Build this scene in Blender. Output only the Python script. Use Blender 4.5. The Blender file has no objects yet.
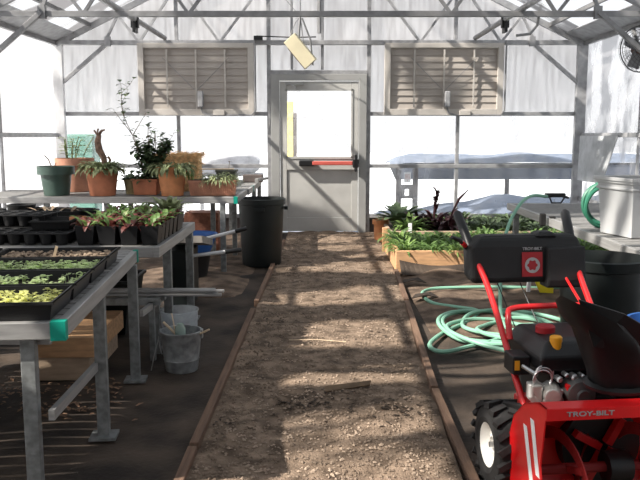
import bpy, math, random
from mathutils import Vector, Matrix
random.seed(7)
sc = bpy.context.scene
PI = math.pi
# ------------------------------------------------------------ camera, world, sun, exposure
cam_d = bpy.data.cameras.new('camera'); cam = bpy.data.objects.new('camera', cam_d); sc.collection.objects.link(cam)
cam.location = (0, 0, 1.27); cam.rotation_euler = (PI/2 - math.atan(105/760), 0, 0)
cam_d.sensor_width = 36; cam_d.lens = 36*760/640; cam_d.clip_end = 300; cam_d.clip_start = .05
sc.camera = cam
w = bpy.data.worlds.new('world'); sc.world = w; w.use_nodes = True
nt = w.node_tree; bg = nt.nodes['Background']
tc = nt.nodes.new('ShaderNodeTexCoord'); sx = nt.nodes.new('ShaderNodeSeparateXYZ'); cr = nt.nodes.new('ShaderNodeValToRGB')
nt.links.new(tc.outputs['Generated'], sx.inputs[0]); nt.links.new(sx.outputs['Z'], cr.inputs[0]); nt.links.new(cr.outputs[0], bg.inputs[0])
cr.color_ramp.elements[0].position = 0.0; cr.color_ramp.elements[0].color = (1, .99, .98, 1)
cr.color_ramp.elements[1].position = .6; cr.color_ramp.elements[1].color = (.86, .93, 1, 1)
bg.inputs[1].default_value = 1.4
sd = bpy.data.lights.new('sun', 'SUN'); sun = bpy.data.objects.new('sun', sd); sc.collection.objects.link(sun)
sd.energy = 14.0; sd.angle = math.radians(.7); sd.color = (1, .93, .82)
SUN_EL, SUN_AZ = math.radians(42), math.radians(-66)       # from the left, a little behind the camera
sdir = Vector((math.sin(SUN_AZ)*math.cos(SUN_EL), -math.cos(SUN_AZ)*math.cos(SUN_EL), math.sin(SUN_EL)))
sun.rotation_euler = sdir.to_track_quat('Z', 'Y').to_euler(); sun.location = (-3, -10, 12)
vs = sc.view_settings; vs.view_transform = 'Standard'; vs.look = 'None'; vs.gamma = 1; vs.use_curve_mapping = False; vs.exposure = -.3

# ------------------------------------------------------------ helpers
COL = sc.collection
class MB:
    def __init__(s): s.v = []; s.f = []
    def add(s, vs_, fs):
        b = len(s.v); s.v += [tuple(v) for v in vs_]; s.f += [tuple(i+b for i in f) for f in fs]; return s
    def box(s, x0, x1, y0, y1, z0, z1, M=None):
        v = [Vector((x, y, z)) for z in (z0, z1) for x, y in ((x0, y0), (x1, y0), (x1, y1), (x0, y1))]
        if M: v = [M @ q for q in v]
        return s.add(v, [(3, 2, 1, 0), (4, 5, 6, 7), (0, 1, 5, 4), (1, 2, 6, 5), (2, 3, 7, 6), (3, 0, 4, 7)])
    def bar(s, a, b, w_, h_=None, up=(0, 0, 1)):
        a = Vector(a); b = Vector(b); h_ = h_ or w_; d = (b-a).normalized(); u = Vector(up)
        if abs(d.dot(u)) > .98: u = Vector((0, 1, 0))
        x = d.cross(u).normalized(); y = x.cross(d)
        v = [p + x*i*w_/2 + y*j*h_/2 for p in (a, b) for i, j in ((-1, -1), (1, -1), (1, 1), (-1, 1))]
        return s.add(v, [(3, 2, 1, 0), (4, 5, 6, 7), (0, 1, 5, 4), (1, 2, 6, 5), (2, 3, 7, 6), (3, 0, 4, 7)])
    def tube(s, pts, r, n=8, closed=False, caps=True):
        pts = [Vector(p) for p in pts]; rings = []; m = len(pts); u = None
        for i, p in enumerate(pts):
            if closed: d = pts[(i+1) % m] - pts[i-1]
            else: d = pts[min(i+1, m-1)] - pts[max(i-1, 0)]
            d = d.normalized() if d.length > 1e-9 else Vector((0, 0, 1))
            if u is None: u = d.orthogonal().normalized()
            else:
                u = (u - d*u.dot(d)); u = u.normalized() if u.length > 1e-6 else d.orthogonal().normalized()
            q = d.cross(u); rr = r[i] if isinstance(r, (list, tuple)) else r
            rings.append([p + (u*math.cos(2*PI*k/n) + q*math.sin(2*PI*k/n))*rr for k in range(n)])
        v = [x for g in rings for x in g]; f = []
        for i in range(m if closed else m-1):
            j = (i+1) % m
            for k in range(n): f.append((i*n+k, i*n+(k+1) % n, j*n+(k+1) % n, j*n+k))
        if not closed and caps: f += [tuple(range(n))[::-1], tuple((m-1)*n+k for k in range(n))]
        return s.add(v, f)
    def lathe(s, prof, n=24, c=(0, 0, 0), M=None, capb=True, capt=False):
        v = []; f = []
        for r, z in prof:
            for k in range(n): v.append(Vector((c[0]+r*math.cos(2*PI*k/n), c[1]+r*math.sin(2*PI*k/n), c[2]+z)))
        for i in range(len(prof)-1):
            for k in range(n): f.append((i*n+k, i*n+(k+1) % n, (i+1)*n+(k+1) % n, (i+1)*n+k))
        if capb: f.append(tuple(range(n))[::-1])
        if capt: f.append(tuple((len(prof)-1)*n+k for k in range(n)))
        if M: v = [M @ q for q in v]
        return s.add(v, f)
    def rect_loft(s, secs, n=1, capb=True, capt=False):     # secs: (x0,x1,y0,y1,z)
        v = []; f = []
        for x0, x1, y0, y1, z in secs: v += [(x0, y0, z), (x1, y0, z), (x1, y1, z), (x0, y1, z)]
        for i in range(len(secs)-1):
            for k in range(4): f.append((i*4+k, i*4+(k+1) % 4, i*4+4+(k+1) % 4, i*4+4+k))
        if capb: f.append((3, 2, 1, 0))
        if capt: m = len(secs)*4-4; f.append((m, m+1, m+2, m+3))
        return s.add(v, f)
    def leaf(s, base, az, el, L, W, droop=.6, seg=4, fold=.25, prof=None):
        p = Vector(base); prof = prof or [.25, .8, 1, .75, .08][:seg+1]; v = []; f = []
        side = Vector((-math.sin(az), math.cos(az), 0))
        for i in range(seg+1):
            e = el - droop*i/seg*1.6
            d = Vector((math.cos(az)*math.cos(e), math.sin(az)*math.cos(e), math.sin(e))); n_ = side.cross(d)*-1
            hw = W/2*prof[i]
            v += [p - side*hw + n_*(fold*hw), p, p + side*hw + n_*(fold*hw)]
            p = p + d*L/seg
        for i in range(seg):
            a = i*3; f += [(a, a+1, a+4, a+3), (a+1, a+2, a+5, a+4)]
        return s.add(v, f)
    def build(s, name, m, parent=None, smooth=False, bevel=0, solid=0, loc=None, rz=0):
        me = bpy.data.meshes.new(name); me.from_pydata(s.v, [], s.f); me.update()
        o = bpy.data.objects.new(name, me); COL.objects.link(o); me.materials.append(m)
        if smooth:
            for p in me.polygons: p.use_smooth = True
            e = o.modifiers.new('es', 'EDGE_SPLIT'); e.split_angle = math.radians(40)
        if solid: q = o.modifiers.new('so', 'SOLIDIFY'); q.thickness = solid; q.offset = 0
        if bevel: q = o.modifiers.new('bv', 'BEVEL'); q.width = bevel; q.segments = 2; q.limit_method = 'ANGLE'
        if parent: o.parent = parent
        if loc: o.location = loc
        if rz: o.rotation_euler = (0, 0, rz)
        return o
def thing(name, label, cat, loc=(0, 0, 0), rz=0, group=None):
    o = bpy.data.objects.new(name, None); COL.objects.link(o); o.location = loc; o.rotation_euler = (0, 0, rz); o.empty_display_size = .05
    o['label'] = label; o['category'] = cat
    if group: o['group'] = group
    return o
def tag(o, label, cat, group=None, kind=None):
    o['label'] = label; o['category'] = cat
    if group: o['group'] = group
    if kind: o['kind'] = kind
    return o
def struct(o, label=None):
    o['kind'] = 'structure'
    if label: o['label'] = label
    return o
def dup(root, loc, rz=0, label=None, scale=None):
    r = root.copy(); COL.objects.link(r); r.location = loc; r.rotation_euler = (0, 0, rz)
    if label: r['label'] = label
    if scale: r.scale = (scale,)*3
    for ch in list(root.children):
        c = ch.copy(); COL.objects.link(c); c.parent = r
        for g in list(ch.children):
            d = g.copy(); COL.objects.link(d); d.parent = c
    return r
def word(name, txt, size, m, parent, M, ext=.0008, space=1, sx_=1):
    cu = bpy.data.curves.new(name, 'FONT'); cu.body = txt; cu.size = size; cu.extrude = ext; cu.align_x = 'CENTER'; cu.align_y = 'CENTER'; cu.space_character = space
    cu.offset = size*.02
    t = bpy.data.objects.new(name, cu); COL.objects.link(t)
    bpy.context.view_layer.update()
    me = bpy.data.meshes.new_from_object(t.evaluated_get(bpy.context.evaluated_depsgraph_get())); bpy.data.objects.remove(t)
    for v in me.vertices: v.co = M @ Vector((v.co.x*sx_, v.co.y, v.co.z))
    me.materials.clear(); me.materials.append(m)
    o = bpy.data.objects.new(name, me); COL.objects.link(o); o.parent = parent; return o

# ------------------------------------------------------------ materials
def mat(name, col, rough=.6, metal=0, var=.15, scale=8, bump=0, bscale=60, col2=None, spec=.4, stretch=None, trans=0):
    m = bpy.data.materials.new(name); m.use_nodes = True; t = m.node_tree; n = t.nodes; b = n['Principled BSDF']
    tcn = n.new('ShaderNodeTexCoord'); mp = n.new('ShaderNodeMapping'); t.links.new(tcn.outputs['Object'], mp.inputs[0])
    if stretch: mp.inputs['Scale'].default_value = stretch
    no = n.new('ShaderNodeTexNoise'); no.inputs['Scale'].default_value = scale; no.inputs['Detail'].default_value = 5
    t.links.new(mp.outputs[0], no.inputs[0])
    r = n.new('ShaderNodeValToRGB'); t.links.new(no.outputs['Fac'], r.inputs[0])
    c1 = tuple(c*(1-var) for c in col); c2 = col2 or tuple(min(1, c*(1+var)) for c in col)
    r.color_ramp.elements[0].position = .35; r.color_ramp.elements[1].position = .65
    r.color_ramp.elements[0].color = (*c1, 1); r.color_ramp.elements[1].color = (*c2, 1)
    t.links.new(r.outputs[0], b.inputs['Base Color'])
    b.inputs['Roughness'].default_value = rough; b.inputs['Metallic'].default_value = metal; b.inputs['Specular IOR Level'].default_value = spec
    if bump:
        nb = n.new('ShaderNodeTexNoise'); nb.inputs['Scale'].default_value = bscale; nb.inputs['Detail'].default_value = 4
        t.links.new(mp.outputs[0], nb.inputs[0]); bp = n.new('ShaderNodeBump'); bp.inputs['Strength'].default_value = bump; bp.inputs['Distance'].default_value = .01
        t.links.new(nb.outputs['Fac'], bp.inputs['Height']); t.links.new(bp.outputs[0], b.inputs['Normal'])
    if trans:
        tl = n.new('ShaderNodeBsdfTranslucent'); t.links.new(r.outputs[0], tl.inputs[0]); mx = n.new('ShaderNodeMixShader'); mx.inputs[0].default_value = trans
        t.links.new(b.outputs[0], mx.inputs[1]); t.links.new(tl.outputs[0], mx.inputs[2]); t.links.new(mx.outputs[0], n['Material Output'].inputs[0])
    return m
def film(name, a, b, transp0, transp1, scale=(6, 6, .8), nscale=2.2, pos=(.35, .65), zclear=None):
    """clouded glazing: noise drives how much is clear and how much scatters"""
    m = bpy.data.materials.new(name); m.use_nodes = True; t = m.node_tree; n = t.nodes; n.remove(n['Principled BSDF']); out = n['Material Output']
    tcn = n.new('ShaderNodeTexCoord'); mp = n.new('ShaderNodeMapping'); mp.inputs['Scale'].default_value = scale
    t.links.new(tcn.outputs['Object'], mp.inputs[0]); no = n.new('ShaderNodeTexNoise'); no.inputs['Scale'].default_value = nscale; no.inputs['Detail'].default_value = 6
    t.links.new(mp.outputs[0], no.inputs[0]); r = n.new('ShaderNodeValToRGB'); t.links.new(no.outputs['Fac'], r.inputs[0])
    r.color_ramp.elements[0].position = pos[0]; r.color_ramp.elements[1].position = pos[1]
    r.color_ramp.elements[0].color = (*a, 1); r.color_ramp.elements[1].color = (*b, 1)
    mr = n.new('ShaderNodeMapRange'); mr.inputs[1].default_value = pos[0]; mr.inputs[2].default_value = pos[1]; mr.inputs[3].default_value = transp0; mr.inputs[4].default_value = transp1
    t.links.new(no.outputs['Fac'], mr.inputs[0])
    fac = mr.outputs[0]
    if zclear:                                             # film made clearer towards the rail to imitate the brighter glow there
        sp = n.new('ShaderNodeSeparateXYZ'); t.links.new(tcn.outputs['Object'], sp.inputs[0]); m3 = n.new('ShaderNodeMapRange')
        m3.inputs[1].default_value = zclear[0]; m3.inputs[2].default_value = zclear[1]; m3.inputs[3].default_value = 0; m3.inputs[4].default_value = zclear[2]
        t.links.new(sp.outputs['Z'], m3.inputs[0]); ad = n.new('ShaderNodeMath'); t.links.new(fac, ad.inputs[0]); t.links.new(m3.outputs[0], ad.inputs[1]); ad.use_clamp = True; fac = ad.outputs[0]
    tl = n.new('ShaderNodeBsdfTranslucent'); df = n.new('ShaderNodeBsdfDiffuse'); tr = n.new('ShaderNodeBsdfTransparent')
    t.links.new(r.outputs[0], tl.inputs[0]); t.links.new(r.outputs[0], df.inputs[0]); tr.inputs[0].default_value = (.97, .98, 1, 1)
    m1 = n.new('ShaderNodeMixShader'); m1.inputs[0].default_value = .3; t.links.new(tl.outputs[0], m1.inputs[1]); t.links.new(df.outputs[0], m1.inputs[2])
    m2 = n.new('ShaderNodeMixShader'); t.links.new(fac, m2.inputs[0]); t.links.new(m1.outputs[0], m2.inputs[1]); t.links.new(tr.outputs[0], m2.inputs[2])
    t.links.new(m2.outputs[0], out.inputs[0]); return m
M_film_up = film('upper_film', (.40, .385, .385), (.54, .52, .52), .05, .22, (7, 7, .7), 3.0, zclear=(2.35, 1.6, .35))
M_film_lo = film('lower_film', (.85, .87, .9), (.97, .97, .98), .72, .92, (3, 3, .5), 2)
M_film_side = film('side_film', (.36, .36, .38), (.5, .5, .52), .15, .75, (1.2, 1.2, .7), 1.6, (.46, .54))
M_roof = film('roof_film', (.15, .15, .16), (.30, .30, .30), .02, .9, (.22, .95, .6), 1.7, (.47, .53))
M_doorglass = film('door_glass', (.8, .78, .76), (.95, .95, .95), .6, .95, (1.5, 1, 3), 1.5)
M_alu = mat('galvanised_steel', (.30, .30, .31), .5, .25, .18, 12)
M_alu_d = mat('dull_steel', (.20, .20, .205), .55, .2, .15, 10)
M_alu_l = mat('white_and_sunlit_metal', (.62, .62, .63), .5, 0, .08, 6)
M_bench = mat('weathered_aluminium', (.33, .325, .32), .45, .35, .15, 9, stretch=(1, .3, 6))
M_bleg = mat('zinc_leg', (.21, .22, .22), .5, .3, .25, 30)
M_mesh = mat('bench_mesh', (.24, .235, .23), .7, .2, .15, 30)
M_fabric = mat('weed_fabric', (.034, .027, .023), .85, 0, .3, 3, .5, 45, col2=(.085, .063, .048), spec=.25)
M_soil = mat('bare_soil', (.10, .066, .045), .95, 0, .35, 7, 1, 70, col2=(.2, .14, .1))
M_psoil = mat('potting_soil', (.05, .035, .025), .95, 0, .3, 40, 1, 120)
M_gravel = mat('path_gravel', (.155, .105, .07), .95, 0, .45, 10, 1, 110, col2=(.27, .195, .14))
M_stone = mat('gravel_stone', (.20, .145, .105), .9, 0, .35, 9, .3, 80, col2=(.38, .29, .22))
M_edge = mat('path_board', (.15, .09, .06), .85, 0, .25, 6, .4, 40, stretch=(8, .6, 3))
M_wood = mat('pine_board', (.58, .34, .18), .7, 0, .18, 7, .3, 40, stretch=(1, 6, 6))
M_woodp = mat('pale_board', (.46, .34, .24), .75, 0, .15, 7, .3, 40, stretch=(1, 6, 6))
M_stick = mat('wood_stick', (.62, .48, .33), .7, 0, .12, 20)
M_terra = mat('terracotta', (.46, .175, .095), .85, 0, .18, 9, .2, 60)
M_terra2 = mat('pale_terracotta', (.50, .24, .16), .85, 0, .2, 9, .2, 60)
M_terra3 = mat('orange_terracotta', (.60, .25, .11), .8, 0, .15, 12)
M_gpot = mat('dark_green_plastic', (.05, .085, .07), .45, 0, .12, 6)
M_bin = mat('bin_plastic', (.006, .009, .009), .5, 0, .2, 5)
M_black = mat('black_plastic', (.011, .011, .012), .42, 0, .2, 8)
M_dull = mat('dull_black_plastic', (.006, .006, .007), .5, 0, .2, 8, spec=.25)
M_blackm = mat('matt_black_plastic', (.012, .012, .0125), .6, 0, .2, 8)
M_rub = mat('rubber', (.018, .017, .017), .8, 0, .3, 20)
M_red = mat('red_paint', (.72, .012, .014), .3, 0, .06, 5, spec=.5)
M_red2 = mat('red_tube_paint', (.55, .012, .014), .3, 0, .08, 5, spec=.6)
M_redd = mat('red_decal', (.34, .012, .018), .5, 0, .05, 5)
M_white = mat('white_decal', (.93, .93, .93), .5, 0, .03, 5)
M_grey = mat('grey_decal', (.36, .36, .36), .5, 0, .05, 5)
M_wrim = mat('white_rim', (.78, .76, .72), .45, 0, .06, 8)
M_yel = mat('yellow_plastic', (.85, .68, .02), .5, 0, .05, 5)
M_orange = mat('amber_cap', (.80, .36, .02), .4, 0, .05, 5)
M_cast = mat('cast_aluminium', (.42, .41, .39), .4, .6, .15, 20)
M_steel = mat('bright_steel', (.5, .5, .5), .3, .8, .1, 20)
M_galv = mat('bucket_zinc', (.36, .38, .39), .38, .5, .3, 22)
M_hose = mat('pale_green_hose', (.21, .42, .31), .5, 0, .1, 4)
M_hosed = mat('dark_green_hose', (.03, .16, .10), .45, 0, .15, 4)
M_tote = mat('white_plastic', (.47, .475, .48), .5, 0, .05, 4)
M_blue = mat('blue_plastic', (.02, .09, .30), .4, 0, .1, 5)
M_grn = mat('green_tape', (.0, .26, .19), .5, 0, .08, 6)
M_grntub = mat('green_plastic', (.04, .15, .11), .5, 0, .1, 6)
M_louv = mat('louver_metal', (.36, .325, .295), .6, .1, .07, 3)
M_louvf = mat('louver_frame_metal', (.45, .42, .39), .55, .1, .08, 6)
M_door = mat('door_paint', (.42, .415, .40), .5, 0, .08, 3)
M_doorf = mat('door_frame_paint', (.30, .30, .295), .5, .1, .08, 3)
M_barred = mat('bar_red', (.50, .10, .08), .4, 0, .08, 5)
M_beige = mat('beige_plastic', (.60, .54, .38), .5, 0, .06, 5)
M_leaf = mat('leaf_green', (.11, .19, .055), .5, 0, .4, 20, trans=.3)
M_leafd = mat('leaf_dark', (.085, .125, .06), .5, 0, .4, 20, trans=.15)
M_leafy = mat('leaf_lime', (.80, .82, .30), .5, 0, .3, 25, trans=.35)
M_seed = mat('seedling_green', (.62, .74, .38), .5, 0, .3, 25, trans=.35)
M_leafm = mat('leaf_midgreen', (.20, .31, .09), .5, 0, .35, 25, trans=.35)
M_leafg = mat('leaf_grey_green', (.27, .31, .16), .6, 0, .45, 20, trans=.2)
M_leafr = mat('leaf_burgundy', (.10, .018, .02), .5, 0, .4, 20, col2=(.24, .08, .065), trans=.25)
M_leafp = mat('leaf_purple', (.045, .014, .018), .5, 0, .4, 20, trans=.12)
M_stem = mat('brown_stem', (.13, .085, .05), .8, 0, .2, 20)
M_straw = mat('straw', (.78, .52, .27), .85, 0, .3, 30, .6, 80)
M_pebble = mat('seed_pod', (.22, .15, .10), .8, 0, .4, 30, col2=(.45, .34, .24))
M_snow = mat('snow', (.88, .9, .93), .8, 0, .03, 2, .2, 5)
M_snow_shade = mat('shade_toned_snow', (.24, .28, .36), .8, 0, .08, 3, .2, 5)  # shade on the snow is put into this darker blue-grey colour
M_rustb = mat('reddish_brown_board', (.20, .08, .05), .8, 0, .3, 20)
M_outw = mat('weathered_post', (.10, .08, .075), .8, 0, .2, 10)
M_glassy = film('clear_plastic', (.7, .74, .76), (.85, .88, .9), .45, .7, (4, 4, 4), 3)
M_tgreen = film('tinted_green_sheet', (.25, .45, .36), (.35, .55, .45), .15, .3, (2, 2, 2), 2)

# ------------------------------------------------------------ setting
HW, EAVE, RIDGE, Y0, Y1 = 3.40, 2.43, 4.13, -3.0, 9.98
def rz_(x): return RIDGE - (RIDGE-EAVE)*abs(x)/HW
# floor with folds of fabric
def ground_patch(name, x0, x1, y0, y1, nx, ny, zf, m, base=0):
    b = MB(); v = []; f = []
    for j in range(ny+1):
        for i in range(nx+1):
            x = x0+(x1-x0)*i/nx; y = y0+(y1-y0)*j/ny; v.append((x, y, base+zf(x, y)))
    for j in range(ny):
        for i in range(nx): a = j*(nx+1)+i; f.append((a, a+1, a+nx+2, a+nx+1))
    b.add(v, f); o = b.build(name, m)
    for p in o.data.polygons: p.use_smooth = True
    return o
def folds(x, y):
    z = .004*math.sin(7*x+3*y) + .003*math.sin(13*x-5*y+1)
    if x < -.5: z += (.5+.5*math.sin(1.7*x+2.3*y))*(.009*max(0, math.sin(5*x-6*y+2*math.sin(1.3*y+x)))**3 + .005*max(0, math.sin(9*x-7*y+2*math.sin(3*x)))**4)
    return z
fl = ground_patch('floor', -HW, HW, Y0, Y1, 170, 300, folds, M_fabric, -.012); struct(fl, 'black weed fabric and dirt greenhouse floor')
# path strip, its edges wander
LE = [(-.50, -3), (-.50, 2.4), (-.49, 3.4), (-.48, 4.3), (-.465, 5.4), (-.45, 7), (-.42, 9), (-.42, 9.9)]
RE = [(.50, -3), (.515, 2.4), (.545, 3.4), (.58, 4.5), (.65, 5.8), (.70, 7.2), (.715, 9.2), (.715, 9.9)]
def interp(T, y):
    for (xa, ya), (xb, yb) in zip(T, T[1:]):
        if y <= yb: return xa+(xb-xa)*max(0, (y-ya)/(yb-ya))
    return T[-1][0]
b = MB(); v = []; f = []; NX, NY = 40, 300
def path_z(x, y): return .014 + .006*math.sin(5*x+2*y)+.005*math.sin(11*y+4*x)+.004*math.sin(23*x-9*y)
for j in range(NY+1):
    y = -3 + 12.9*j/NY; xa = interp(LE, y); xb = interp(RE, y)
    for i in range(NX+1):
        x = xa+(xb-xa)*i/NX; v.append((x, y, path_z(x, y)))
for j in range(NY):
    for i in range(NX): a = j*(NX+1)+i; f.append((a, a+1, a+NX+2, a+NX+1))
p_ = b.add(v, f).build('floor_path', M_gravel); struct(p_, 'gravel path down the middle of the greenhouse')
for p in p_.data.polygons: p.use_smooth = True
for k, (T, s_) in enumerate(((LE, -1), (RE, 1))):
    b = MB(); ends = [(-3, 2.9), (2.93, 5.35), (5.6, 9.0)] if k == 0 else [(-3, 3.6), (3.63, 5.6), (5.65, 6.95)]
    for ya, yb in ends:
        b.bar((interp(T, ya)+s_*.015, ya, .012), (interp(T, yb)+s_*.015, yb, .012), .038, .055)
    struct(b.build('trim_%d' % (k+1), M_edge, bevel=.004), 'wooden board edging the %s side of the gravel path' % ('left', 'right')[k])
# gravel stones: nobody could count them
b = MB()
for i in range(9000):
    y = 2.3 + 7.5*random.random()**1.5; x = interp(LE, y)+.02+random.random()*(interp(RE, y)-interp(LE, y)-.04)
    s = random.uniform(.004, .0105); z = path_z(x, y)+s*.3; a = random.random()*6.28; e = [random.uniform(.6, 1.3) for _ in range(3)]
    cs, sn = math.cos(a)*s, math.sin(a)*s
    vv = [(x+cs*e[0], y+sn*e[0], z), (x-sn*e[1], y+cs*e[1], z), (x-cs*e[0], y-sn*e[0], z), (x+sn*e[1], y-cs*e[1], z), (x, y, z+s*e[2]*.7), (x, y, z-s*.6)]
    b.add(vv, [(0, 1, 4), (1, 2, 4), (2, 3, 4), (3, 0, 4), (1, 0, 5), (2, 1, 5), (3, 2, 5), (0, 3, 5)])
tag(b.build('gravel', M_stone), 'loose tan gravel scattered on the path', 'gravel', kind='stuff')
b = MB()
for cx, cy, sp, n_ in ((-.02, 3.45, .10, 60), (.33, 3.35, .10, 40), (-.15, 6.9, .16, 70), (.1, 4.9, .3, 30), (-.3, 5.0, .12, 20), (.25, 5.9, .25, 25), (-.45, 3.2, .05, 12)):   # patches on the path
    for _ in range(n_):
        x = cx+random.gauss(0, sp); y = cy+random.gauss(0, sp*.8); a = random.random()*6.28
        if interp(LE, y)+.03 < x < interp(RE, y)-.03: b.leaf((x, y, path_z(x, y)+.004), a, random.uniform(0, .35), random.uniform(.015, .04), random.uniform(.008, .018), .2, seg=2, prof=[.4, 1, .2])
tag(b.build('leaf_litter', M_psoil), 'dark brown leaf litter in patches on the gravel path', 'leaf litter', kind='stuff')
b = MB()
for _ in range(260):
    x = random.uniform(-1.75, -1.0)+random.gauss(0, .08); y = random.uniform(3.35, 3.75)+random.gauss(0, .06)
    b.leaf((x, y, folds(x, y)-.004), random.random()*6.28, random.uniform(0, .4), random.uniform(.015, .045), random.uniform(.010, .022), .2, seg=2, prof=[.4, 1, .2])
tag(b.build('leaf_litter', mat('dry_tan_leaf', (.22, .13, .08), .9, 0, .5, 30)), 'tan dry leaf litter in front of the wooden boxes', 'leaf litter', kind='stuff')
# bare soil on the right of the path
def mound(x, y):
    e = min(1, (x-.70)/.25)*min(1, (3.35-x)/.2)*min(1, (y-4.6)/.9)*min(1, (9.9-y)/.2)
    return max(-.03, .035*max(0, e)*(1+.4*math.sin(5*x+3*y)+.3*math.sin(11*x-7*y)) - .02*(e < .02))
so = ground_patch('soil', .72, 3.3, 4.7, 9.9, 70, 110, mound, M_soil, -.008); tag(so, 'brown bare soil in front of and under the raised beds', 'soil', kind='stuff')
def patch2(x, y):
    e = min(1, (x+3.2)/.2)*min(1, (-.62-x)/.2)*min(1, (y-5.9)/.5)*min(1, (9.8-y)/.2); return .03*max(0, e)*(1+.4*math.sin(6*x+4*y)) - .025*(e < .02)
so = ground_patch('soil', -3.2, -.55, 5.8, 9.85, 60, 80, patch2, M_soil, -.008); tag(so, 'brown bare soil under the back bench of potted plants', 'soil', kind='stuff')

# glazing
def panel(name, quads, m, lab, parent=None):
    b = MB()
    for q in quads: b.add(q, [(0, 1, 2, 3)])
    o = b.build(name, m, parent)
    if not parent: struct(o, lab)
    return o
DX0, DX1, DZ = -.62, .585, 2.02
Yg = 9.99
wb = panel('wall_back', [[(-HW, Yg, 1.54), (DX0, Yg, 1.54), (DX0, Yg, rz_(DX0)), (-HW, Yg, EAVE)], [(DX1, Yg, 1.54), (HW, Yg, 1.54), (HW, Yg, EAVE), (DX1, Yg, rz_(DX1))], [(DX0, Yg, DZ), (DX1, Yg, DZ), (DX1, Yg, rz_(DX1)), (0, Yg, RIDGE), (DX0, Yg, rz_(DX0))][:0] or [(DX0, Yg, DZ), (0, Yg, DZ), (0, Yg, RIDGE), (DX0, Yg, rz_(DX0))], [(0, Yg, DZ), (DX1, Yg, DZ), (DX1, Yg, rz_(DX1)), (0, Yg, RIDGE)]], M_film_up, 'clouded film end wall above the rail')
panel('window_1', [[(-HW, Yg, .22), (DX0, Yg, .22), (DX0, Yg, 1.54), (-HW, Yg, 1.54)]], M_film_lo, 'bright clear pane left of the door')
panel('window_2', [[(DX1, Yg, .22), (HW, Yg, .22), (HW, Yg, 1.54), (DX1, Yg, 1.54)]], M_film_lo, 'bright clear pane right of the door, snow outside')
wl = panel('wall_left', [[(-HW, Y0, .05), (-HW, Y1, .05), (-HW, Y1, EAVE), (-HW, Y0, EAVE)]], M_film_side, 'clouded left side wall')
wr = panel('wall_right', [[(HW, Y0, .05), (HW, Y1, .05), (HW, Y1, EAVE), (HW, Y0, EAVE)]], M_film_side, 'clouded right side wall')
panel('wall_front', [[(-HW, Y0, 0), (HW, Y0, 0), (HW, Y0, EAVE), (-HW, Y0, EAVE)], [(-HW, Y0, EAVE), (0, Y0, EAVE), (0, Y0, RIDGE)][:0] or [(-HW, Y0, EAVE), (0, Y0, EAVE), (0, Y0, RIDGE), (-HW/2, Y0, rz_(HW/2))], [(0, Y0, EAVE), (HW, Y0, EAVE), (HW/2, Y0, rz_(HW/2)), (0, Y0, RIDGE)]], mat('grey_end_wall', (.16, .15, .14), .8), 'solid grey end wall behind')
panel('ceiling', [[(-HW, Y0, EAVE), (-HW, Y1, EAVE), (0, Y1, RIDGE), (0, Y0, RIDGE)], [(HW, Y0, EAVE), (HW, Y1, EAVE), (0, Y1, RIDGE), (0, Y0, RIDGE)]], M_roof, 'translucent pitched greenhouse roof')
# frame of the end wall
def member(name, segs, wd, dp, m, parent, lab=None):
    b = MB()
    for a, c in segs: b.bar(a, c, wd, dp)
    return b.build(name, m, parent, bevel=.004)
Yf = 9.94
member('mullion', [((-.655, Yf, .0), (-.655, Yf, 3.75))], .05, .06, M_alu, wb)
member('mullion', [((.625, Yf, .0), (.625, Yf, 3.75))], .05, .06, M_alu, wb)
member('mullion', [((.03, Yf, 2.1), (.03, Yf, 4.1))], .04, .05, M_alu, wb)
for x, z0, z1 in ((-1.83, .22, 1.53), (1.78, .22, 1.53), (-1.83, 2.46, 3.2), (1.73, 2.46, 3.2)):
    member('mullion', [((x, Yf+.01, z0), (x, Yf+.01, z1))], .045, .04, M_alu, wb)
for x in (-.36, ): member('mullion', [((x, Yf, 2.1), (x, Yf, 3.9))], .035, .04, M_alu, wb)
for xa, xb in ((-HW, -.68), (.65, HW)):
    member('rail', [((xa, Yf, 1.54), (xb, Yf, 1.54))], .04, .05, M_alu, wb)
    member('rail', [((xa, Yf, .87), (xb, Yf, .87))], .04, .05, M_alu, wb)
    member('sill', [((xa, Yf-.01, .22), (xb, Yf-.01, .22))], .07, .05, M_alu, wb)
    member('kick_board', [((xa, Yf+.03, .10), (xb, Yf+.03, .10))], .03, .22, M_outw, wb)
member('rail', [((-HW, Yf, 2.43), (HW, Yf, 2.43))], .05, .05, M_alu, wb)
member('rail', [((-.64, Yf-.01, 2.065), (.61, Yf-.01, 2.065))], .05, .05, M_alu, wb)
for s, m_, W_ in ((-1, M_alu_l, wl), (1, M_alu, wr)):  # left posts whitened in colour to stand in for bright light on them
    for i, y in enumerate((9.9, 7.585, 5.22, 2.85, .5, -1.9)):
        member('post', [((s*(HW-.06), y, 0), (s*(HW-.06), y, EAVE))], .13 if i == 0 else .07, .07, m_, W_)
    for z in (1.27, .45): member('rail', [((s*(HW-.03), Y0, z), (s*(HW-.03), 9.86, z))], .035, .05, M_alu, W_)
    member('eave_plate', [((s*(HW-.04), Y0, EAVE-.01), (s*(HW-.04), 9.9, EAVE-.01))], .05, .05, M_alu_d, W_)
    b = MB(); x1, z1 = s*(HW-.01), EAVE-.0; x2 = s*(HW-.30)
    b.add([(x1, Y0, z1), (x1, Y1-.05, z1), (x2, Y1-.05, rz_(x2)-.03), (x2, Y0, rz_(x2)-.03)], [(0, 1, 2, 3)]); b.build('gutter_board', M_alu, W_, solid=.01)
for y in (8.1, 6.4): member('mullion', [((-HW+.03, y, .05), (-HW+.03, y, 2.4))], .03, .03, M_alu, wl); member('mullion', [((HW-.03, y, .05), (HW-.03, y, 2.4))], .03, .03, M_alu, wr)
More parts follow.
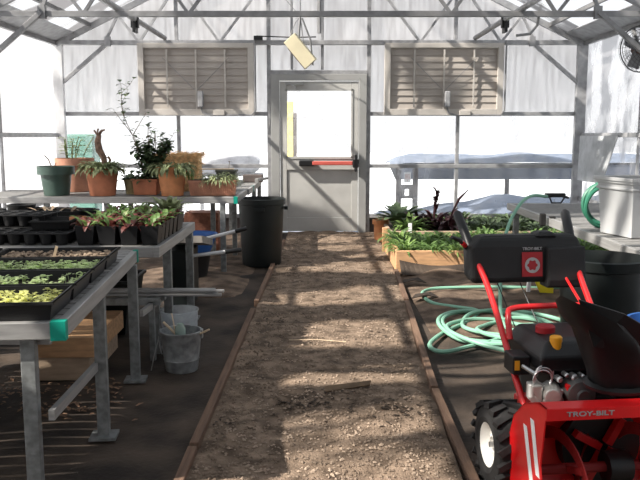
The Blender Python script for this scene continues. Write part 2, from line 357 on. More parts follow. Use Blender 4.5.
# trusses
def truss(y, heavy):
    e = bpy.data.objects.new('roof_truss', None); COL.objects.link(e); e['kind'] = 'structure'; e.location = (0, y, 0)
    m_ = M_alu_d if heavy else M_alu; X = HW-.06
    b = MB(); b.bar((-X, 0, 2.43), (X, 0, 2.43), .05, .055); b.build('bottom_chord', m_, e, bevel=.004)
    for s in (-1, 1):
        b = MB(); b.bar((s*X, 0, EAVE-.02), (0, 0, RIDGE-.09), .045, .07); b.build('rafter', m_, e)
        b = MB()
        for xa, xb in ((2.72, 2.55), (2.29, 2.55), (2.29, 1.79), (1.27, 1.79), (1.27, .02)): b.bar((s*xa, 0, 2.43), (s*xb, 0, rz_(xb)-.09), .03)
        b.build('web', m_, e)
        b = MB(); b.bar((s*2.68, .03 if not heavy else -.045, 2.44), (s*(HW-.07), .03 if not heavy else -.045, 1.90), .05, .045); b.build('knee_brace', m_, e, bevel=.004)
        b = MB(); b.box(s*2.68-.035, s*2.68+.035, -.05, .0, 2.38, 2.50); b.build('gusset', m_, e)
truss(9.87, False)
for y in (7.585, 5.22, 2.85, .5, -1.9): truss(y, True)
b = MB()
for x in (-2.9, -1.75, -.6, .6, 1.75, 2.9): b.bar((x, Y0, rz_(x)-.035), (x, 9.95, rz_(x)-.035), .035, .045)
b.bar((0, Y0, RIDGE-.05), (0, 9.95, RIDGE-.05), .06, .06)
struct(b.build('roof_purlins', M_alu_d), 'purlins under the roof skin')
for s in (-1, 1):
    b = MB(); b.tube([(s*1.97, Y0, 2.49), (s*1.97, 9.9, 2.49)], .03, 10); struct(b.build('roof_runner', M_alu, smooth=True), 'pipe running along the tops of the truss chords')
    b = MB(); b.box(s*1.97-.04, s*1.97+.04, 8.3, 8.36, 2.40, 2.57); b.box(s*1.97-.015, s*1.97+.015, 8.26, 8.40, 2.35, 2.46); tag(b.build('pipe_clamp', M_black, bevel=.004), 'small black clamp on the %s roof pipe' % ('left' if s < 0 else 'right'), 'clamp')

# ------------------------------------------------------------ door
d = bpy.data.objects.new('door_1', None); COL.objects.link(d); d['kind'] = 'structure'; d['label'] = 'grey exit door with a large pane and a red push bar'; d.location = (0, 9.9, 0)
b = MB(); b.box(-.63, -.52, -.02, .08, 0, 2.04); b.box(.50, .60, -.02, .08, 0, 2.04); b.box(-.52, .50, -.02, .08, 1.96, 2.04); b.build('door_frame', M_doorf, d, bevel=.005)
b = MB(); zl = .975; b.box(-.515, -.43, 0, .045, .02, 1.95); b.box(.41, .495, 0, .045, .02, 1.95); b.box(-.43, .41, 0, .045, 1.85, 1.95); b.box(-.43, .41, 0, .045, .82, zl); b.box(-.43, .41, 0, .045, .02, .20)
b.box(-.43, .41, .018, .034, .2, .82); b.build('door_leaf', M_door, d, bevel=.005)
b = MB(); b.add([(-.43, .022, zl), (.41, .022, zl), (.41, .022, 1.85), (-.43, .022, 1.85)], [(0, 1, 2, 3)]); b.build('door_pane', M_doorglass, d)
b = MB(); b.box(-.44, .42, -.01, 0, zl-.01, zl+.02); b.box(-.44, .42, -.01, 0, 1.83, 1.86); b.box(-.44, -.42, -.01, 0, zl, 1.85); b.box(.40, .42, -.01, 0, zl, 1.85); b.build('pane_bead', M_door, d)
pb = MB().box(-.10, .42, -.095, -.045, .885, .935).build('push_bar', M_barred, d, bevel=.008)
b = MB(); b.box(-.27, -.08, -.09, 0, .872, .945); b.box(.42, .50, -.10, 0, .855, .96); b.box(.445, .475, -.10, -.0, .80, 1.02); b.build('bar_bracket', M_black, d, bevel=.01)
b = MB(); b.box(-.44, -.20, -.05, 0, 1.905, 1.945); b.bar((-.36, -.05, 1.90), (-.30, -.07, 1.86), .02); b.build('door_closer', M_doorf, d)

# ------------------------------------------------------------ louvers
def louver(x0, x1, lab, motor_x):
    cx = (x0+x1)/2; W2 = (x1-x0)/2; t = thing('louver_shutter', lab, 'louver', (cx, 9.86, 1.52), 0, 'shutters high on the end wall')
    H_ = .90; b = MB(); f_ = .075
    b.box(-W2, -W2+f_, -.03, .05, 0, H_); b.box(W2-f_, W2, -.03, .05, 0, H_); b.box(-W2+f_, W2-f_, -.03, .05, H_-.06, H_); b.box(-W2+f_, W2-f_, -.03, .05, 0, .08); b.build('louver_frame', M_louvf, t, bevel=.004)
    n = 9; p = (H_-.14)/n
    for i in range(n):
        z = .08+i*p; b = MB()
        b.add([(-W2+f_, .014, z+.001), (W2-f_, .014, z+.001), (W2-f_, .030, z+p+.004), (-W2+f_, .030, z+p+.004)], [(0, 1, 2, 3)])
        b.build('slat', M_louv, t, solid=.004)
    for x in (-W2*.5, 0, W2*.5): MB().bar((x, -.02, .10 if x else .06), (x, -.02, H_-.08), .018).build('linkage_rod', M_louvf, t)
    b = MB(); b.tube([(-.42, -.022, .72), (-.02, -.026, .32)], .004, 5); b.tube([(.42, -.022, .72), (.02, -.026, .32)], .004, 5); b.build('diagonal_cable', M_alu_d, t)
    b = MB(); b.box(motor_x-.035, motor_x+.035, -.10, -.03, .10, .30); mo = b.build('motor', M_alu, t, bevel=.012)
    b = MB(); b.tube([(motor_x, -.06, .10), (motor_x+.02, -.05, .03), (motor_x+.12, -.05, -.0), (W2-.03, -.05, .0), (W2+.02, -.04, .06), (W2+.02, -.04, .92)], .012, 6); b.build('conduit', M_alu_d, t, smooth=True)
    MB().box(motor_x+.16, motor_x+.30, -.07, -.03, .0, .06).build('junction_box', M_louvf, t, bevel=.004)
louver(-2.31, -.84, 'closed tan slatted louver shutter on the end wall left of the door', .06)
louver(.82, 2.33, 'closed grey slatted louver shutter on the end wall right of the door', .04)
# hanging box
t = thing('hanging_control_box', 'beige box hanging tilted from cords above the door', 'control box', (-.235, 9.35, 2.05))
R = Matrix.Translation((0, 0, .22)) @ Matrix.Rotation(math.radians(50), 4, 'Y') @ Matrix.Rotation(.25, 4, 'X')
MB().box(-.20, .20, -.05, .05, -.085, .085, R).build('case', M_beige, t, bevel=.006)
MB().box(-.12, .20, -.02, .05, -.10, -.085, R).build('base_plate', M_outw, t)
b = MB(); b.tube([(-.12, 0, .40), (-.06, 0, .55), (0, 0, .62), (.0, .0, .80), (.06, .0, 1.2), (.0, .0, 1.6), (-.02, 0, 1.85)], .006, 5); b.tube([(.15, 0, .05), (.12, -.02, .35), (.02, 0, .6)], .012, 5); b.tube([(-.02, 0, .36), (-.0, 0, .62)], .014, 5); b.tube([(0, 0, .62), (-.22, .1, .88)], .004, 5); b.tube([(.04, 0, .3), (.0, 0, .62)], .006, 5); b.build('cord', M_alu_d, t, smooth=True)
b = MB(); b.tube([(-.02, 9.3, 2.5), (-.02, 9.3, 3.9)], .012, 6); b.tube([(-.01, 9.3, 2.47), (-.01, 9.3, 2.9)], .026, 6)
struct(b.build('roof_conduit', M_alu_d), 'conduit dropping from the roof')
b = MB(); b.tube([(-.80, 9.8, 2.50), (-.30, 9.6, 2.46), (-.05, 9.4, 2.44)], .008, 5); b.box(-.83, -.72, 9.76, 9.82, 2.45, 2.50); tag(b.build('power_cable', M_black), 'dark cable running along the rail from louver to hanging box', 'cable')
b = MB(); b.tube([(2.45, 9.75, 2.5), (2.62, 9.75, 2.52), (2.70, 9.72, 2.62), (2.70, 9.6, 2.85)], .018, 8); tag(b.build('bent_conduit', M_alu_d, smooth=True), 'bent conduit above the right louver', 'conduit')

# fan
t = thing('wall_fan', 'round wire cage fan hanging by the right wall', 'fan', (3.165, 7.69, 2.11)); t.scale = (.94, .94, .94)
t.rotation_euler = (0, 0, math.radians(12))
b = MB()
for r in [.05+.185*k/6 for k in range(7)]:
    for yy in (-.07*math.cos(r/.235*1.4)-.02, .07*math.cos(r/.235*1.4)+.02): b.tube([(r*math.cos(a), yy, r*math.sin(a)) for a in [2*PI*k/28 for k in range(28)]], .002, 4, closed=True)
for k in range(24):
    a = 2*PI*k/24
    for s in (-1, 1): b.tube([((.05+.185*q)*math.cos(a+q*.25), s*(.07*math.cos((.05+.185*q)/.235*1.4)+.02), (.05+.185*q)*math.sin(a+q*.25)) for q in (0, .33, .66, 1)], .0018, 4)
b.tube([(.238*math.cos(a), 0, .238*math.sin(a)) for a in [2*PI*k/32 for k in range(32)]], .006, 6, closed=True); b.build('cage', M_black, t)
b = MB()
for k in range(4):
    a = k*PI/2+.4; Rb = Matrix.Rotation(a, 4, 'Y') @ Matrix.Translation((.12, 0, 0)) @ Matrix.Rotation(.5, 4, 'X'); b.box(-.08, .09, -.003, .003, -.06, .06, Rb)
b.build('blade', M_alu_d, t, bevel=.002)
MB().lathe([(.0, -.05), (.05, -.05), (.055, .02), (.05, .10), (0, .10)], 16, M=Matrix.Rotation(-PI/2, 4, 'X')).build('motor', mat('fan_hub', (.12, .05, .04), .6), t, smooth=True)
b = MB(); b.bar((0, .05, .05), (.1, .30, .25), .03); b.build('mounting_arm', M_alu_d, t)

# ------------------------------------------------------------ outside
sg = ground_patch('snow_ground', -40, 40, -30, 60, 10, 10, lambda x, y: 0, M_snow, -.12); struct(sg, 'snow covered ground outside')
def bank(name, x0, x1, y0, y1, h, lab, m=M_snow_shade):
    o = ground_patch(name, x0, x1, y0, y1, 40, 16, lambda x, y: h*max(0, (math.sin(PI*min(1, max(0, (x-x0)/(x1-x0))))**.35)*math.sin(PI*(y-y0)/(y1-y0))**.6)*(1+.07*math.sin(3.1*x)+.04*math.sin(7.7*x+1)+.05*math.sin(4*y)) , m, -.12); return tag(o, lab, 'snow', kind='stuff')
bank('snow_bank', .45, 8.5, 10.2, 11.2, .60, 'low bank of snow toned blue-grey for shade outside right of the door')
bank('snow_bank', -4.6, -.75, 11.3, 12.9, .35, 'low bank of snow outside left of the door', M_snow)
# snow-topped table outside
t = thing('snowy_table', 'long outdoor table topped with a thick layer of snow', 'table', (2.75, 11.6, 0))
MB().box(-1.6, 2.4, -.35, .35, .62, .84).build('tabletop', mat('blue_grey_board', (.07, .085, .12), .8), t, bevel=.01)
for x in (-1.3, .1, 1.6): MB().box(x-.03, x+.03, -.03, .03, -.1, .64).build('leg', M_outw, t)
o = ground_patch('snow_cover', -1.72, 2.42, -.38, .38, 60, 12, lambda x, y: .02+.17*(max(0, 1-(abs(y)/.39)**3))**.5*(max(0, 1-(abs(x-.35)/2.1)**8))**.5*(1+.08*math.sin(3.7*x)+.05*math.sin(8*x)), mat('shade_toned_snow_cover', (.15, .18, .24), .8), .80); o.parent = t  # cover coloured dark blue-grey to stand in for shaded snow
t = thing('snowy_roll', 'pale rounded roll lying outside left of the door', 'roll', (-1.22, 10.9, 0))
b = MB(); b.tube([(-.58, 0, .86), (-.5, 0, .87), (-.3, 0, .88), (0, 0, .88), (.26, 0, .87), (.36, 0, .86)], [.08, .16, .18, .18, .16, .08], 18); b.build('cover', mat('pale_grey_cover', (.62, .62, .66), .7), t, smooth=True)
b = MB(); b.box(-.6, .4, -.15, .15, .69, .73); b.box(-.5, -.45, -.03, .03, -.1, .7); b.box(.25, .3, -.03, .03, -.1, .7); b.build('stand', M_alu, t)
# frame with little sign
t = thing('outdoor_post_frame', 'dark wooden post frame with cross rail outside the right window', 'post frame', (1.20, 10.5, 0))
for x in (-.115, .115): MB().box(x-.035, x+.035, -.03, .03, -.1, .86).build('post', M_outw, t)
b = MB(); b.box(-.08, .08, -.02, .02, .53, .59); b.box(-.08, -.03, -.02, .02, .42, .53); b.box(.03, .08, -.02, .02, .42, .53); b.box(-.08, .08, -.02, .02, .40, .44); b.build('cross_rail', M_outw, t)
b = MB(); b.add([(-.25, 0, .86), (-.12, 0, .86), (-.15, 0, .64)], [(0, 1, 2)]); b.build('gusset', M_alu, t, solid=.01)
t = thing('small_sign', 'small white sign with faint red marks between the outdoor posts', 'sign', (1.20, 10.46, .62))
MB().box(-.045, .045, -.006, .006, 0, .14).build('board', M_white, t)
MRed = mat('faint_red_print', (.55, .28, .25), .6, 0, .05, 5)
b = MB(); b.box(-.03, .03, -.009, -.006, .11, .115); b.box(-.03, .03, -.009, -.006, .05, .055); b.box(-.03, -.024, -.009, -.006, .05, .115); b.box(.024, .03, -.009, -.006, .05, .115); b.box(-.013, -.005, -.009, -.006, .06, .105); b.box(.005, .012, -.009, -.006, .06, .105); b.box(-.013, .002, -.009, -.006, .08, .086); b.box(-.004, .004, -.009, -.006, .015, .04); b.build('printed_mark', MRed, t)
t = thing('yellow_upright', 'blurred tall yellow upright outside behind the door glass', 'upright', (-.52, 13.5, -.1))
MB().box(-.10, .05, -.04, .04, 0, 1.95).build('panel', mat('pale_yellow', (.95, .72, .25), .6), t, bevel=.01)
MB().box(.05, .11, -.03, .03, .9, 1.75).build('dark_edge', M_outw, t)
t = MB().box(-.20, .20, -.15, .15, 0, 1.40).build('green_storage_bin', mat('pale_green_plastic', (.10, .24, .19), .6), loc=(-3.28, 10.6, -.12), bevel=.03); tag(t, 'green bin blurred behind the far left window pane', 'bin')

# ------------------------------------------------------------ benches
def bench(lab, loc, rz, W_, L_, h, legs, tape=None, rail_=None, slat=True):
    """corner nearest the aisle and the camera is the origin; extends -x (or +x when W_ < 0) and +y"""
    t = thing('greenhouse_bench', lab, 'bench', loc, rz, 'metal greenhouse benches'); s = 1 if W_ < 0 else -1; W_ = abs(W_)
    b = MB(); f_ = .058
    b.box(*sorted((0, s*.03)), 0, L_, h-f_, h); b.box(*sorted((s*(W_-.03), s*W_)), 0, L_, h-f_, h)
    b.box(*sorted((s*.03, s*(W_-.03))), 0, .03, h-f_, h); b.box(*sorted((s*.03, s*(W_-.03))), L_-.03, L_, h-f_, h)
    y = .5
    while y < L_-.2: b.box(*sorted((s*.03, s*(W_-.03))), y, y+.03, h-.05, h-.015); y += .6
    b.build('bench_frame', M_bench, t, bevel=.003)
    b = MB()
    n = int(L_/.09)
    for k in range(n): y = .03+(L_-.06)*(k+.5)/n; b.box(*sorted((s*.03, s*(W_-.03))), y-.036, y+.036, h-.012, h-.002)
    b.build('bench_top', M_mesh, t)
    for lx, ly in legs:
        b = MB(); b.box(s*lx-.024, s*lx+.024, ly-.02, ly+.02, 0, h-f_); l = b.build('leg', M_bleg, t, bevel=.003)
        b = MB(); b.box(s*lx-.055, s*lx+.055, ly-.05, ly+.05, 0, .012); b.build('foot_plate', M_bleg, l)
    if tape:
        for x, y, dx, dy in tape: MB().box(s*x+dx, s*x+.004, y-.004, y+dy, h-f_-.003, h+.003).build('corner_tape', M_grn, t)
    if rail_:
        b = MB()
        for a, c in rail_: b.bar(a, c, .02, .035)
        b.build('brace_rail', M_bench, t)
    return t
bench('near left metal bench carrying the trays of green seedlings', (-.828, 2.40, 0), math.radians(4.85), 1.45, 1.56, .67, [(.13, .05), (.03, .69), (.012, 1.44), (1.38, .05), (1.38, .75), (1.38, 1.44)], tape=[(.0, 0, -.045, .03), (0, 1.53, -.02, .03)], rail_=[((-.06, .02, .35), (-.05, .72, .31)), ((-.30, .08, .60), (-.06, .06, .60))])
bench('middle left metal bench with black pots of red lettuce', (-.870, 4.066, 0), 0, 1.9, 1.19, .67, [(.03, .36), (.03, 1.12), (1.8, .09), (1.8, 1.12)], rail_=[((-.10, -.03, .31), (-.04, .40, .33))])
bench('back left metal bench holding the terracotta potted plants', (-.755, 6.90, 0), 0, 2.45, .97, .71, [(.135, .03), (.13, .93), (1.2, .05), (1.75, .05), (2.2, .05), (1.2, .93), (2.38, .93)], tape=[(0, 0, -.03, .04)])
bench('right metal bench along the wall under the white tub', (1.665, 2.9, 0), 0, -1.45, 3.85, .67, [(.06, 3.75), (.08, 1.0), (.10, 2.35), (.04, .05), (1.38, 3.75), (1.38, 2.2), (1.38, .1)])
bench('small far bench between the back bench and the end wall', (-.735, 7.90, 0), 0, .42, 1.7, .71, [(.03, .9), (.03, 1.66), (.39, .05), (.39, 1.66)], tape=[(0, .5, -.03, .04)])
# bench end tape and clamps on the back corner
b = MB(); b.box(-.02, .02, -.03, .03, 0, .05); b.bar((0, 0, .04), (.10, .3, .04), .03); tag(b.build('clamp_bracket', M_bench, loc=(-.74, 8.9, .712)), 'metal bracket with tape at the end of the back bench', 'bracket')

# ------------------------------------------------------------ seedling trays
def tray_mesh(w_, l_, h_, fl=.012):
    b = MB(); b.rect_loft([(-w_/2+fl, w_/2-fl, fl, l_-fl, 0), (-w_/2, w_/2, 0, l_, h_), (-w_/2-.008, w_/2+.008, -.008, l_+.008, h_), (-w_/2-.008, w_/2+.008, -.008, l_+.008, h_-.006)][:3])
    b.rect_loft([(-w_/2+.004+fl, w_/2-.004-fl, fl+.004, l_-.004-fl, .006), (-w_/2+.006, w_/2-.006, .006, l_-.006, h_)]);
    b.box(-w_/2-.008, w_/2+.008, -.008, .004, h_-.008, h_); b.box(-w_/2-.008, w_/2+.008, l_-.004, l_+.008, h_-.008, h_)
    b.box(-w_/2-.008, -w_/2+.004, .0, l_, h_-.008, h_); b.box(w_/2-.004, w_/2+.008, .0, l_, h_-.008, h_); return b
def seed_tray(x, y, rz, lab, lm, dens, size, pebbles=False, gaps=()):
    t = thing('seedling_tray', lab, 'seedling tray', (x, y, .672), rz, 'black nursery trays on the near bench')
    tray_mesh(.52, .285, .062).build('tray', M_black, t)
    MB().box(-.245, .245, .014, .27, .007, .022 if not pebbles else .040).build('soil', M_psoil, t)
    b = MB()
    if pebbles:
        for k in range(420):
            px, py = random.uniform(-.24, .24), random.uniform(.02, .265); s = random.uniform(.006, .011); a = random.random()*3.1
            Rm = Matrix.Translation((px, py, .042+random.random()*.008)) @ Matrix.Rotation(a, 4, 'Z') @ Matrix.Rotation(random.uniform(-.5, .5), 4, 'Y') @ Matrix.Diagonal((s*1.4, s*.8, s*.6, 1))
            b.lathe([(.5, -.8), (1, 0), (.5, .8)], 6, M=Rm, capt=True)
        o = b.build('seed_pods', M_pebble, t); o['kind'] = 'stuff'; return t
    for k in range(dens):
        px, py = random.uniform(-.235, .235), random.uniform(.025, .26)
        if any(g0 < px < g1 for g0, g1 in gaps): continue
        hh = random.uniform(.012, .034)*size; b.tube([(px, py, .02), (px+random.uniform(-.006, .006), py, .02+hh)], .001, 4, caps=False); a0 = random.random()*6.28
        for q in range(random.choice((2, 3, 4))): b.leaf((px, py, .02+hh), a0+q*(PI if q < 2 else 1.57)+random.uniform(-.3, .3), random.uniform(.1, .7), .018*size, .013*size, .4, seg=3, prof=[.4, 1, .9, .15])
    o = b.build('seedlings', lm, t); o['kind'] = 'stuff'
    return t
a5 = math.radians(4.85)
def onb(lx, ly): return (-.842+lx*math.cos(a5)-ly*math.sin(a5), 2.40+lx*math.sin(a5)+ly*math.cos(a5))
for i, (lab, lm, dn, sz, pb_, gp) in enumerate((('black tray of yellow-green seedlings, nearest on the near bench', M_leafy, 330, 1.0, False, ()), ('black tray of patchy green seedlings, second from the near bench end', M_seed, 260, 1.0, False, ((.02, .07), (.12, .15))), ('black tray of dense light green seedlings, third from the near bench end', M_seed, 360, 1.0, False, ()), ('black tray filled with brown seed pods at the far end of the near bench', M_leafm, 0, 1, True, ()))):
    x, y = onb(-.285 if i < 3 else -.285, .012+i*.315); seed_tray(x, y, a5, lab, lm, dn, sz, pb_, gp)
x, y = onb(-.84, .012+3*.315); seed_tray(x, y, a5, 'black tray of sparse green seedlings at the left edge beyond the nearest trays', M_seed, 120, 1)
for lx, ly, lab, tilt in ((-.285, 1.02, 'wooden plant marker stuck in the tray of brown seed pods', .03), (-.47, .72, 'wooden plant marker leaning in the light green seedling tray', -.03)):
    x, y = onb(lx, ly); b = MB(); b.bar((0, 0, -.03), (tilt, -.015, .055), .012, .004, up=(0, 1, 0)); tag(b.build('plant_marker', M_stick, loc=(x, y, .72)), lab, 'plant marker')
x, y = onb(-.50, .0); tag(MB().box(-.03, .03, -.003, .003, 0, .012).build('paper_tag', M_white, loc=(x, y-.012, .726), rz=a5), 'white tag on the rim of the nearest seedling tray', 'tag')

# ------------------------------------------------------------ pots and plants
def pot_prof(rt, rb, h, rim=.0, rh=.2):
    if rim: return [(rb, 0), (rt-.014-(rt-rb)*rh, h*(1-rh)), (rt, h*(1-rh)), (rt, h), (rt-.012, h), (rt-.014, h*.86), (.001, h*.86)]
    return [(rb, 0), (rt, h), (rt-.01, h), (rt-.012, h*.88), (.001, h*.88)]
def pot(t, rt, rb, h, m, rim=0, n=28, soil=True, rh=.2):
    p = MB().lathe(pot_prof(rt, rb, h, rim, rh), n).build('pot', m, t, smooth=True)
    if soil: MB().lathe([(rt-.013, h*.86), (rt-.013, h*.90), (.001, h*.92)], n, capb=False).build('soil', M_psoil, t)
    return p
def clump(n, L, W, e0, e1, droop, z, r0=.02, b=None, cx=0, cy=0):
    b = b or MB()
    for k in range(n):
        a = random.random()*6.28; r = random.random()**.5*r0
        b.leaf((cx+r*math.cos(a), cy+r*math.sin(a), z), a+random.uniform(-.6, .6), random.uniform(e0, e1), L*random.uniform(.6, 1.1), W*random.uniform(.7, 1.1), droop)
    return b
B2 = .712
# dark green pot
t = thing('plant_pot', 'dark green plastic pot with bare twigs on the back bench', 'plant pot', (-2.47, 7.13, B2)); pot(t, .17, .115, .27, M_gpot, 1, rh=.28)
b = MB(); b.tube([(-.03, 0, .24), (-.07, .02, .33), (-.10, 0, .37)], .005, 5); b.tube([(-.03, 0, .24), (.0, .02, .30)], .004, 5); b.build('twigs', M_stem, t)
t = thing('potted_plant', 'tall faded terracotta pot with an upright plant behind the dark green pot', 'potted plant', (-2.45, 7.62, B2)); pot(t, .19, .135, .33, M_terra2, 1, rh=.22)
b = MB()
for k in range(9):
    a = random.random()*6.28; x, y = .07*math.cos(a), .07*math.sin(a); hh = random.uniform(.14, .28); x2 = x*2.2+.06; b.tube([(x, y, .28), ((x+x2)/2, y, .28+hh*.6), (x2, y*1.5, .28+hh)], .005, 5)
    for q in range(10): z = .3+hh*random.uniform(.2, 1); b.leaf((x+(x2-x)*(z-.28)/hh, y, z), random.random()*6.28, .3, .08, .025, .5)
b.build('foliage', M_leafg, t)
t = thing('potted_plant', 'terracotta pot with trailing grey-green leaves and a dried brown stalk', 'potted plant', (-2.03, 7.10, B2)); pot(t, .150, .117, .255, M_terra, 0)
b = clump(190, .17, .035, .3, 1.4, 1.3, .23, .14); b.build('foliage', M_leafg, t)
b = MB(); b.tube([(.04, 0, .22), (.02, 0, .35), (-.02, 0, .42), (-.03, 0, .50), (-.015, 0, .56)], [.02, .03, .035, .03, .022], 8)
for dx in (-.05, -.01, .03, .05): b.tube([(-.02, 0, .54), (-.02+dx*.6, 0, .59), (-.01+dx, 0, .60+random.random()*.02)], .009, 5)
b.tube([(.05, 0, .24), (.08, 0, .33), (.06, 0, .36)], .014, 6); b.build('dried_stalk', mat('dry_brown', (.20, .12, .085), .8, 0, .4, 30), t, smooth=True)
t = thing('plant_pot', 'small mossy clay pot right of the terracotta pots', 'plant pot', (-1.80, 7.25, B2)); pot(t, .072, .048, .15, mat('mossy_clay', (.36, .30, .16), .85, 0, .3, 12), 0)
clump(26, .12, .05, .4, 1.3, .9, .12, .05).build('foliage', M_leafd, t)
# tall jade-like plant in rectangular pot
t = thing('potted_shrub', 'tallest plant, dark leafy shrub in a square terracotta pot', 'potted plant', (-1.64, 7.20, B2))
b = MB(); b.rect_loft([(-.105, .105, -.08, .08, 0), (-.115, .115, -.09, .09, .125)]); b.box(-.125, .125, -.10, .10, .125, .15); b.build('pot', M_terra, t, bevel=.006)
MB().box(-.10, .10, -.075, .075, .15, .156).build('soil', M_psoil, t)
b = MB(); lf = MB()
def branch(p, d, L, r, depth):
    pts = [p]; q = Vector(p); d = Vector(d)
    for k in range(5):
        d = (d+Vector((random.uniform(-.22, .22), random.uniform(-.22, .22), .12))).normalized(); q = q+d*L/5; pts.append(q.copy())
        if depth < 2 or k >= 0:
            dens = 4 if q.z < .48 else 1
            for _ in range(dens):
                az = random.random()*6.28; lf.leaf(q, az, random.uniform(-.3, .7), random.uniform(.05, .085), .042, .4, seg=3, prof=[.3, 1, .9, .15], fold=.15)
        if depth > 0 and random.random() < .45: branch(q, (d.x+random.uniform(-.9, .9), d.y+random.uniform(-.6, .6), d.z), L*.55, r*.6, depth-1)
    b.tube(pts, [r*(1-.12*i) for i in range(6)], 5)
for dx, L_ in ((-.55, .42), (-.42, .62), (-.15, .50), (.05, .58), (.2, .54), (.5, .50), (.75, .40), (.3, .35), (-.3, .3)): branch((random.uniform(-.05, .05), random.uniform(-.04, .04), .14), (dx*.8, random.uniform(-.25, .25), 1), L_*.88, .007, 2)
for _ in range(240):
    az = random.random()*6.28; r = .15*random.random()**.5; lf.leaf((r*math.cos(az)+.03, r*.8*math.sin(az), random.uniform(.14, .42)), random.random()*6.28, random.uniform(-.4, .8), .075, .045, .5, seg=3, prof=[.3, 1, .9, .15])
b.build('stems', M_stem, t); lf.build('foliage', M_leafd, t)
t = thing('potted_plant', 'bright terracotta pot with low dark creeping leaves in front of the straw block', 'potted plant', (-1.375, 7.08, B2)); pot(t, .155, .10, .265, M_terra3, 1, rh=.18)
clump(200, .16, .026, .1, 1.2, 1.4, .24, .15).build('foliage', M_leafg, t)
# straw block
t = thing('straw_block', 'rough golden straw block behind the bright terracotta pot', 'straw block', (-1.43, 7.72, B2))
b = MB(); b.box(-.24, .22, -.12, .12, .0, .36)
o = b.build('bale', M_straw, t, bevel=.02)
b = MB()
for _ in range(1100):
    fx = random.choice((0, 0, 1)); x = random.uniform(-.25, .23); z = random.uniform(.0, .37) if fx == 0 else .365; y = -.125 if fx == 0 else random.uniform(-.12, .12); a = random.uniform(-.5, .5); L_ = random.uniform(.03, .09)
    b.bar((x, y, z), (x+L_*math.cos(a), y+random.uniform(-.02, .01), z+L_*math.sin(a)), .003)
b.build('loose_straw', M_straw, t)
# ribbed rectangular planter
t = thing('rectangular_planter', 'low ribbed rectangular terracotta planter with a trailing green plant', 'planter', (-1.00, 7.12, B2))
b = MB(); b.rect_loft([(-.20, .20, -.08, .08, 0), (-.215, .215, -.09, .09, .125)]); b.box(-.225, .225, -.10, .10, .12, .142)
for k in range(24): x = -.2+.4*k/23; b.bar((x, -.082, .01), (x*1.06, -.093, .12), .008, .008)
b.build('pot', M_terra2, t, bevel=.002)
MB().box(-.2, .2, -.08, .08, .14, .145).build('soil', M_psoil, t)
clump(240, .16, .014, .2, 1.3, 1.2, .13, .12, cx=.06).build('foliage', M_leafg, t)
b = MB()
for _ in range(16): b.leaf((-.2+random.uniform(-.03, .03), -.02, .14), random.uniform(2.2, 5), random.uniform(.8, 1.4), .22, .014, 1.3)
b.build('blades', M_leafm, t)
t = thing('plant_pot', 'square grey-green pot behind the ribbed planter at the bench end', 'plant pot', (-.96, 7.85, B2))
b = MB(); b.rect_loft([(-.075, .075, -.075, .075, 0), (-.10, .10, -.10, .10, .20)]); b.box(-.108, .108, -.108, .108, .185, .205); b.build('pot', mat('olive_grey_plastic', (.13, .14, .11), .6), t, bevel=.004)
MB().box(-.28, .07, -.06, .06, .206, .216).build('wooden_lid', M_stick, t)
b = MB(); b.tube([(.02, 0, .2), (.03, 0, .29)], .003, 5); [b.leaf((.03, 0, .28), a, .6, .03, .015, .3) for a in (0, 2, 4)]; b.build('sprig', M_stem, t)
t = MB().box(-.12, .12, -.05, .05, 0, .09).build('dark_box', M_outw, loc=(-.80, 9.1, .712), bevel=.01); tag(t, 'dark lumpy box at the far end of the back bench', 'box')

# middle bench: black pots of lettuce, cell packs, etc.
B1 = .672
protos = []
for k in range(5):
    t = thing('lettuce_pot', 'black square pot of red and green lettuce on the middle bench', 'lettuce pot', (0, 0, B1), 0, 'pots of lettuce on the middle bench')
    b = MB(); b.rect_loft([(-.040, .040, -.040, .040, 0), (-.053, .053, -.053, .053, .105), (-.049, .049, -.049, .049, .105), (-.045, .045, -.045, .045, .095)], capt=True); b.build('pot', M_black, t)
    clump(14, .085, .036, .3, 1.4, 1.1, .095, .035).build('red_leaves', M_leafr, t)
    clump([11, 4, 8, 2, 9][k], .10, .032, .6, 1.45, .9, .095, .03).build('green_leaves', [M_leaf, M_leafm, M_leaf, M_leafg, M_leafm][k], t)
    protos.append(t)
n = 0; first = [True]*5
names_row = ['front row', 'second row', 'third row', 'fourth row', 'fifth row', 'sixth row', 'seventh row', 'rearmost row']
names_col = ['leftmost', 'second from left', 'third from left', 'nearest the aisle']
for r in range(8):
    for c in range(4):
        if r == 7 and c > 1: continue
        x = -1.285 + c*.117 + random.uniform(-.004, .004); y = 4.17+.115*r; k = [1, 0, 1, 2, 3, 2, 4][(r*4+c*3) % 7] if c < 3 else random.choice((3, 3, 2))
        lab = ('black pot of %s lettuce, %s in the %s of lettuce' % (('leafy', 'deep red', 'mixed', 'burgundy', 'pale')[k], names_col[c], names_row[r]))
        if first[k]:
            o = protos[k]; first[k] = False; o.location = (x, y, B1); o.rotation_euler = (0, 0, random.choice((0, PI/2, PI))); o['label'] = lab
        else: dup(protos[k], (x, y, B1), random.choice((0, PI/2, PI, -PI/2)), lab)
for k in range(5):
    if first[k]:
        for ch in list(protos[k].children): bpy.data.objects.remove(ch)
        bpy.data.objects.remove(protos[k])
t = thing('tall_herb', 'taller grey-green herb rising from among the lettuce pots', 'herb', (-1.00, 4.98, B1)); pot(t, .05, .035, .09, M_black)
clump(60, .16, .035, .7, 1.5, .8, .09, .06).build('foliage', M_leafg, t)
